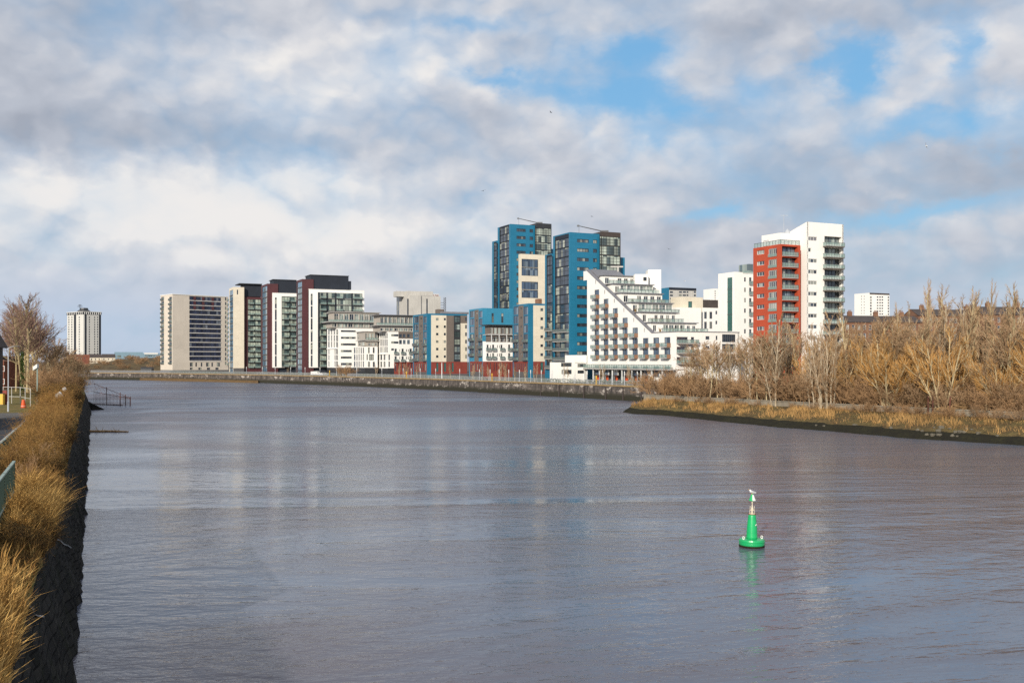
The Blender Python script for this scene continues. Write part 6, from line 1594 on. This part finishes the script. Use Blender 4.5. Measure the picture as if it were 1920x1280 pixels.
# left edge houses
def gable_house(label,px0,px1,Y,ywall,yroof,mat,name='house',dep=9):
    x0,x1=PX(px0,Y),PX(px1,Y+dep); z1=PZ(ywall,Y); r=empty(name,label,'house',((x0+x1)/2,Y,LZ)); o=r.location
    mb=MB(); mb.box(x0,x1,Y,Y+dep,LZ,z1); mb.poly([(x0,Y,z1),(x1,Y,z1),((x0+x1)/2,Y,PZ(yroof,Y))]); mb.poly([(x1,Y+dep,z1),(x0,Y+dep,z1),((x0+x1)/2,Y+dep,PZ(yroof,Y))]); obj('wall',mb,M[mat],r,o)
    mb=MB(); xm,zr=(x0+x1)/2,PZ(yroof,Y)
    for sx,xe in((-1,x0),(1,x1)): mb.hexa([(xe+sx*0.7,Y-0.6,z1-0.35),(xm,Y-0.6,zr+0.0),(xm,Y+dep+0.6,zr),(xe+sx*0.7,Y+dep+0.6,z1-0.35),(xe+sx*0.7,Y-0.6,z1-0.1),(xm,Y-0.6,zr+0.3),(xm,Y+dep+0.6,zr+0.3),(xe+sx*0.7,Y+dep+0.6,z1-0.1)])
    obj('roof',mb,M['slate'],r,o)
    for k in range(3):
        for zz in(LZ+1.2,LZ+4.2):
            xx=x0+(x1-x0)*(k+0.5)/3; 
            if zz+1.3<z1: link('window',window_mesh(1.1,1.3,2,1,'glass','wframe'),r,(xx-0.55-o.x,-0.05,zz-LZ))
    return r
gable_house('dark brick house with overhanging roof in shade at the left edge',-70,5.5,185,648,618,'darkbrown')
gable_house('small red brick house with white eaves behind the street lamp',7.5,24,232,675,669.5,'brick')
gable_house('pale house roofs half hidden in the left bank thicket',86,104,420,690,681,'cream')
# ------------------------------------------------------------------ hill beyond the river bend
mb=MB(); r1=random.Random(6); nx,ny=46,14
def hz_(u,v): return QZ-0.5+ (7.5*math.sin(min(v*1.25,1)*PI/2)+3.6*u*min(v*1.4,1)) *(0.35+0.65*min(1,u*1.7)) + 0.5*noise1(u*9+v*3,1)+0.35*noise1(v*14+u*23,2)
G=[[(PX(118+210*i/nx,700+190*j/ny),700+190*j/ny,hz_(i/nx,j/ny)-(3.0 if j==0 else 0)) for j in range(ny+1)] for i in range(nx+1)]
for i in range(nx):
    for j in range(ny): mb.quad(G[i][j],G[i+1][j],G[i+1][j+1],G[i][j+1])
for i in range(nx): a,c=G[i][ny],G[i+1][ny]; mb.quad(a,c,(c[0]*1.6,1300,c[2]-0.5),(a[0]*1.6,1300,a[2]-0.5))
kind(obj('hill',mb,M['scrubhill'],uv=False,smooth=True),'structure')
for k in range(60):
    i=r1.randrange(nx); j=r1.randrange(1,ny); p=G[i][j]
    tree('thicket_bush','brown leafless bush on the hillside beyond the river bend','thicket%d'%(k%4),(p[0],p[1],p[2]-0.2),r1.uniform(2,4.5),r1.uniform(0,6),'bushes on the hillside beyond the bend',1.7,'bush')
r=empty('kiosk','small black cabin with bluish window on the quay beside the beige slab','cabin',(PX(276,625),625,QZ)); mb=MB(); mb.box(-3.4,3.4,-2,2,0,2.7); obj('body',mb,M['dark'],r); mb=MB(); mb.hexa([(-3.8,-2.4,2.7),(3.8,-2.4,2.7),(3.8,2.4,2.7),(-3.8,2.4,2.7),(-3,-1.5,3.4),(3,-1.5,3.4),(3,1.5,3.4),(-3,1.5,3.4)]); obj('roof',mb,M['dark'],r); link('window',window_mesh(2.4,1.3,2,1,'glassstair','dark'),r,(-0.3,-2.08,0.9))
# ------------------------------------------------------------------ van, car, small quay trees
def vehicle(name,label,cat,px,Y,L,Hh,van,a=0.0):
    r=empty(name,label,cat,(PX(px,Y),Y,QZ),None,a); w=0.95
    sec=[(-L/2,0.45),(-L/2,Hh*0.95),(L*0.22,Hh),(L*0.36,Hh*0.62),(L/2-0.05,Hh*0.52),(L/2,0.45)] if van else [(-L/2,0.4),(-L/2,0.85),(-L*0.36,Hh),(L*0.12,Hh),(L*0.28,0.9),(L/2,0.75),(L/2,0.4)]
    mb=MB(); n=len(sec); i=len(mb.v); mb.v+= [(x,-w,z) for x,z in sec]+[(x,w,z) for x,z in sec]
    for k in range(n): j=(k+1)%n; mb.f.append((i+k,i+j,i+n+j,i+n+k)); mb.m.append(0)
    mb.f.append(tuple(i+k for k in range(n))); mb.m.append(0); mb.f.append(tuple(i+n+k for k in reversed(range(n)))); mb.m.append(0); obj('body',mb,M['wframe'],r)
    mb=MB()
    for y in(-w-0.012,w+0.012): mb.quad((L*0.14,y,Hh*0.6),(L*0.30,y,Hh*0.6),(L*0.21,y,Hh*0.92),(L*0.14,y,Hh*0.92)) if van else mb.quad((-L*0.33,y,0.9),(L*0.22,y,0.9),(L*0.1,y,Hh*0.95),(-L*0.3,y,Hh*0.95))
    obj('side_window',mb,M['glass'],r)
    for x in(-L*0.3,L*0.32):
        for y in(-w,w): 
            mb=MB(); mb.tube([(x,y-0.1,0.34),(x,y+0.1,0.34)],0.34,12,cap=True); wh=obj('wheel',mb,M['dark'],r,uv=False); mb=MB(); mb.tube([(x,y-0.115,0.34),(x,y+0.115,0.34)],0.19,10,cap=True); obj('rim',mb,M['galv'],wh,uv=False)
vehicle('parked_van','white van parked behind the quay railing below the maroon tower','van',593,496,5.2,2.1,True)
vehicle('parked_car','small white car parked behind the white van on the quay','car',609,494,3.9,1.5,False)
QT='thin bare street trees along the quay promenade'
for k,(px,Y,top) in enumerate([(641,470,681),(652,466,683),(660,468,684),(748,430,680),(764,428,682),(886,378,681),(948,362,680),(965,352,682),(1062,331,680),(1130,322,682),(1180,312,680),(540,520,688),(705,448,683),(758,432,676),(781,425,684),(845,392,682),(905,372,679),(917,368,684),(937,364,678),(985,348,682),(1003,344,680)]):
    tree('street_tree','small bare street tree on the quay promenade before the apartment blocks','slender%d'%(k%3) if k>2 else 'thicket%d'%k,(PX(px,Y),Y,QZ),max(3.5,PZ(top,Y)-QZ),k*1.3,QT,1.0)
mb=MB(); r1=random.Random(31)
for a,c in zip(offset(QL,7)[3:],offset(QL,7)[4:]):
    L=math.hypot(c[0]-a[0],c[1]-a[1])
    for k in range(int(L*26)):
        u=r1.random(); x=a[0]+(c[0]-a[0])*u+r1.gauss(0,.5); y=a[1]+(c[1]-a[1])*u+r1.gauss(0,.5); p=Vector((x,y,QZ+r1.uniform(0,1.25))); d=Vector((r1.gauss(0,1),r1.gauss(0,1),r1.gauss(0,1))).normalized()*0.22; v=perp(d.normalized(),r1)*0.12; mb.quad(p-d,p-v,p+d,p+v)
tag(kind(obj('hedge',mb,M['ivy'],uv=False),'stuff'),'low dark hedge along the promenade behind the quay railing','hedge')
# ------------------------------------------------------------------ green buoy with a gull on top
BY=CAMH*FPX/(1024-HZ); bx_=PX(1409.5,BY); sc=BY/FPX
r=empty('channel_buoy','bright green conical channel buoy floating alone in the river','buoy',(bx_,BY,0)); r.rotation_euler=(0.0,0.012,0)
M['buoygreen']=paint('buoy_green_paint',(0.012,0.40,0.13),0.32,0.22,1.2,streak=0.35,spec=0.6); M['buoypale']=paint('buoy_pale_fittings',(0.62,0.55,0.42),0.5,0.15,2.0); M['white_enamel']=paint('white_enamel',(0.75,0.74,0.70),0.4,0.08,2.0)
px_=lambda n: n*sc
mb=MB(); R=px_(23.6); mb.lathe([(R*0.93,-0.5),(R*0.97,px_(3)),(R,px_(5)),(R,px_(10)),(R*0.985,px_(10.6)),(R*0.985,px_(11.4)),(R*0.95,px_(14.2)),(R*0.5,px_(15.4))],40); obj('hull',mb,M['buoygreen'],r,uv=True,smooth=False)
mb=MB(); mb.lathe([(px_(10.8),px_(14.6)),(px_(10.2),px_(19)),(px_(10.0),px_(22)),(px_(9.4),px_(36)),(px_(8.2),px_(48)),(px_(7.0),px_(58)),(px_(6.6),px_(60.3))],32); obj('tower',mb,M['buoygreen'],r,smooth=True)
mb=MB(); mb.lathe([(px_(7.4),px_(60.3)),(px_(7.4),px_(61.2))],24); obj('red_flange',mb,M['brickred'],r)
cage=MB(); cage.lathe([(px_(5.6),px_(61.2)),(px_(5.6),px_(62.4))],20); cage.lathe([(px_(5.0),px_(68)),(px_(5.0),px_(69))],20)
for k in range(6): a=k*PI/3+0.26; c_,s_=math.cos(a),math.sin(a); cage.hexa([(px_(5.1)*math.cos(a+d1)*q,px_(5.1)*math.sin(a+d1)*q,z) for z in(px_(62.4),px_(68)) for d1,q in((-0.22,1),(0.22,1),(0.22,0.9),(-0.22,0.9))])
for k in range(4): a=k*PI/2+0.5; cage.tube([(px_(5.0)*math.cos(a),px_(5.0)*math.sin(a),px_(69)),(px_(5.3)*math.cos(a),px_(5.3)*math.sin(a),px_(75.5))],px_(0.45),5,cap=True)
obj('lantern_cage',cage,M['buoypale'],r)
mb=MB(); mb.lathe([(px_(1.8),px_(62)),(px_(2.0),px_(70)),(px_(1.2),px_(76)),(px_(0.8),px_(80)),(px_(1.6),px_(82)),(px_(0.9),px_(86.5))],14); obj('lantern',mb,M['buoypale'],r)
mb=MB(); mb.lathe([(px_(6.4),px_(86)),(px_(6.3),px_(86.8)),(px_(3.4),px_(94)),(px_(2.4),px_(97.2)),(px_(1.2),px_(98.2))],20); tm_=obj('topmark',mb,M['buoygreen'],r)
mb=MB(); pr_=[(6.55,86.3),(6.45,87),(3.55,94),(2.6,97)]; n_=10; a0,a1=math.radians(-98),math.radians(15)
for j in range(3):
    for k in range(n_):
        q0,q1=a0+(a1-a0)*k/n_,a0+(a1-a0)*(k+1)/n_; (ra,za),(rb_,zb)=pr_[j],pr_[j+1]
        mb.quad((px_(ra)*math.cos(q0),px_(ra)*math.sin(q0),px_(za)),(px_(ra)*math.cos(q1),px_(ra)*math.sin(q1),px_(za)),(px_(rb_)*math.cos(q1),px_(rb_)*math.sin(q1),px_(zb)),(px_(rb_)*math.cos(q0),px_(rb_)*math.sin(q0),px_(zb)))
obj('pale_plate',mb,M['white_enamel'],tm_)
mb=MB(); mb.lathe([(R*0.975,-0.3),(R*1.004,px_(2.6)),(R*1.004,px_(3.6))],40); obj('weed_band',mb,M['mud'],r)
mb=MB(); mb.lathe([(R*1.0,px_(10.2)),(R*1.03,px_(10.4)),(R*1.03,px_(11.6)),(R*1.0,px_(11.8))],40); obj('rubbing_rim',mb,M['buoygreen'],r)
mb=MB(); mb.hexa([(px_(4.2),-px_(9.4),px_(40)),(px_(7.0),-px_(7.6),px_(42)),(px_(6.8),-px_(7.2),px_(42)),(px_(4.0),-px_(9.0),px_(40)),(px_(4.1),-px_(9.3),px_(41.6)),(px_(6.8),-px_(7.5),px_(43.6)),(px_(6.6),-px_(7.1),px_(43.6)),(px_(3.9),-px_(8.9),px_(41.6))]); obj('nameplate',mb,M['white_enamel'],r)
for sx,y in((-17.2,-0.35),(19.5,0.2)):
    mb=MB(); c0=Vector((px_(sx),px_(y*20),px_(17.5))); pts=[c0+Vector((math.cos(a)*px_(1.9),0,math.sin(a)*px_(2.2))) for a in [2*PI*k/12 for k in range(13)]]; mb.tube(pts,px_(0.75),6); mb.box(c0.x-px_(1.6),c0.x+px_(1.6),c0.y-px_(.6),c0.y+px_(.6),px_(13.4),px_(15.8)); obj('lifting_eye',mb,M['white_enamel'],r,uv=False)
def skin_obj(name,verts,edges,radii,mat,parent=None,loc=(0,0,0),sub=1):
    me=bpy.data.meshes.new(name); me.from_pydata(verts,edges,[]); o=link(name,me,parent,loc)
    md=o.modifiers.new('skin','SKIN'); 
    for k,rd in enumerate(radii): me.skin_vertices[0].data[k].radius=(rd,rd) if not isinstance(rd,tuple) else rd
    me.skin_vertices[0].data[0].use_root=True
    s2=o.modifiers.new('sub','SUBSURF'); s2.levels=sub; s2.render_levels=sub
    dg=bpy.context.evaluated_depsgraph_get(); em=bpy.data.meshes.new_from_object(o.evaluated_get(dg)); o.modifiers.clear(); o.data=em; em.name=name; em.materials.clear(); em.materials.append(mat)
    em.polygons.foreach_set('use_smooth',[True]*len(em.polygons)); return o
gl=empty('perched_gull','white gull perched on the topmark of the green buoy','gull',(bx_,BY,px_(98.2)+0.0)); gl.rotation_euler=(0,0,0)
M['gullwhite']=paint('white_feathers',(0.80,0.78,0.76),0.8,0.05,3.0); M['gullgrey']=paint('grey_feathers',(0.42,0.44,0.47),0.8,0.08,3.0); M['beak']=paint('yellow_beak',(0.6,0.35,0.05),0.5,0.1,3.0)
u_=0.052
skin_obj('body',[(0,0,2.6*u_),(-1.2*u_,0,3.3*u_),(-2.0*u_,0,4.6*u_),(-2.5*u_,0,5.4*u_),(1.8*u_,0,2.2*u_),(3.8*u_,0,1.7*u_),(5.2*u_,0,1.3*u_)],[(0,1),(1,2),(2,3),(0,4),(4,5),(5,6)],[1.5*u_,1.35*u_,0.85*u_,0.95*u_,1.35*u_,0.7*u_,0.25*u_],M['gullwhite'],gl,sub=2)
for s_ in(-1,1): skin_obj('wing',[(-1.3*u_,s_*1.25*u_,3.6*u_),(1.0*u_,s_*1.5*u_,3.0*u_),(3.6*u_,s_*0.9*u_,2.4*u_),(5.8*u_,s_*0.3*u_,1.8*u_)],[(0,1),(1,2),(2,3)],[(0.35*u_,0.9*u_),(0.35*u_,1.0*u_),(0.25*u_,0.6*u_),(0.1*u_,0.2*u_)],M['gullgrey'],gl)
mb=MB(); mb.tube([(-3.2*u_,0,5.4*u_),(-4.5*u_,0,5.1*u_)],[0.35*u_,0.08*u_],6,cap=True); obj('beak',mb,M['beak'],gl,uv=False)
for s_ in(-1,1): mb=MB(); mb.tube([(0.2*u_,s_*0.6*u_,1.6*u_),(0.2*u_,s_*0.6*u_,0.1*u_)],0.16*u_,5); mb.box(-0.6*u_,0.5*u_,s_*0.6*u_-0.35*u_,s_*0.6*u_+0.35*u_,-0.02*u_,0.14*u_); obj('leg',mb,M['beak'],gl,uv=False)
# flying gulls
def flyer(px,py,Y,label,span,bank,dark,az_):
    o=empty('flying_gull',label,'gull',(PX(px,Y),Y,PZ(py,Y)),None,az_); o.rotation_euler=(0.0,bank,az_); mt=M['navy'] if dark else M['gullwhite']; q=span/2
    skin_obj('body',[(0,0,0),(0,0.16*q,0.01*q),(0,0.30*q,0.03*q),(0,0.38*q,0.03*q),(0,-0.2*q,0),(0,-0.42*q,0.0)],[(0,1),(1,2),(2,3),(0,4),(4,5)],[.09*q,.085*q,.06*q,.05*q,.065*q,.03*q],mt,o)
    for s_ in(-1,1): skin_obj('wing',[(s_*0.05*q,0.05*q,0.03*q),(s_*0.45*q,0.12*q,0.20*q),(s_*1.0*q,-0.12*q,0.12*q)],[(0,1),(1,2)],[(0.13*q,0.03*q),(0.11*q,0.025*q),(0.03*q,0.01*q)],M['gullgrey'] if not dark else mt,o)
flyer(1737,274,160,'white gull flying over the red tower in the right half of the sky',1.2,1.0,False,0.6)
flyer(1033,211,190,'dark distant gull high above the blue towers',1.2,0.2,True,1.2)
flyer(906,358,190,'dark gull gliding left of the blue towers',1.2,-0.4,True,0.5)
flyer(1254,467,240,'small dark gull gliding right of the blue towers',1.2,0.3,True,0.3)
flyer(1110,406,260,'dark gull just above the nearer blue tower crane',1.3,0.1,True,0.8)
flyer(734,488,280,'tiny dark gull above the low white blocks',1.2,0.5,True,0.2)
flyer(1284,527,250,'pale gull flying before the white terraced block',1.3,-0.2,False,1.0)
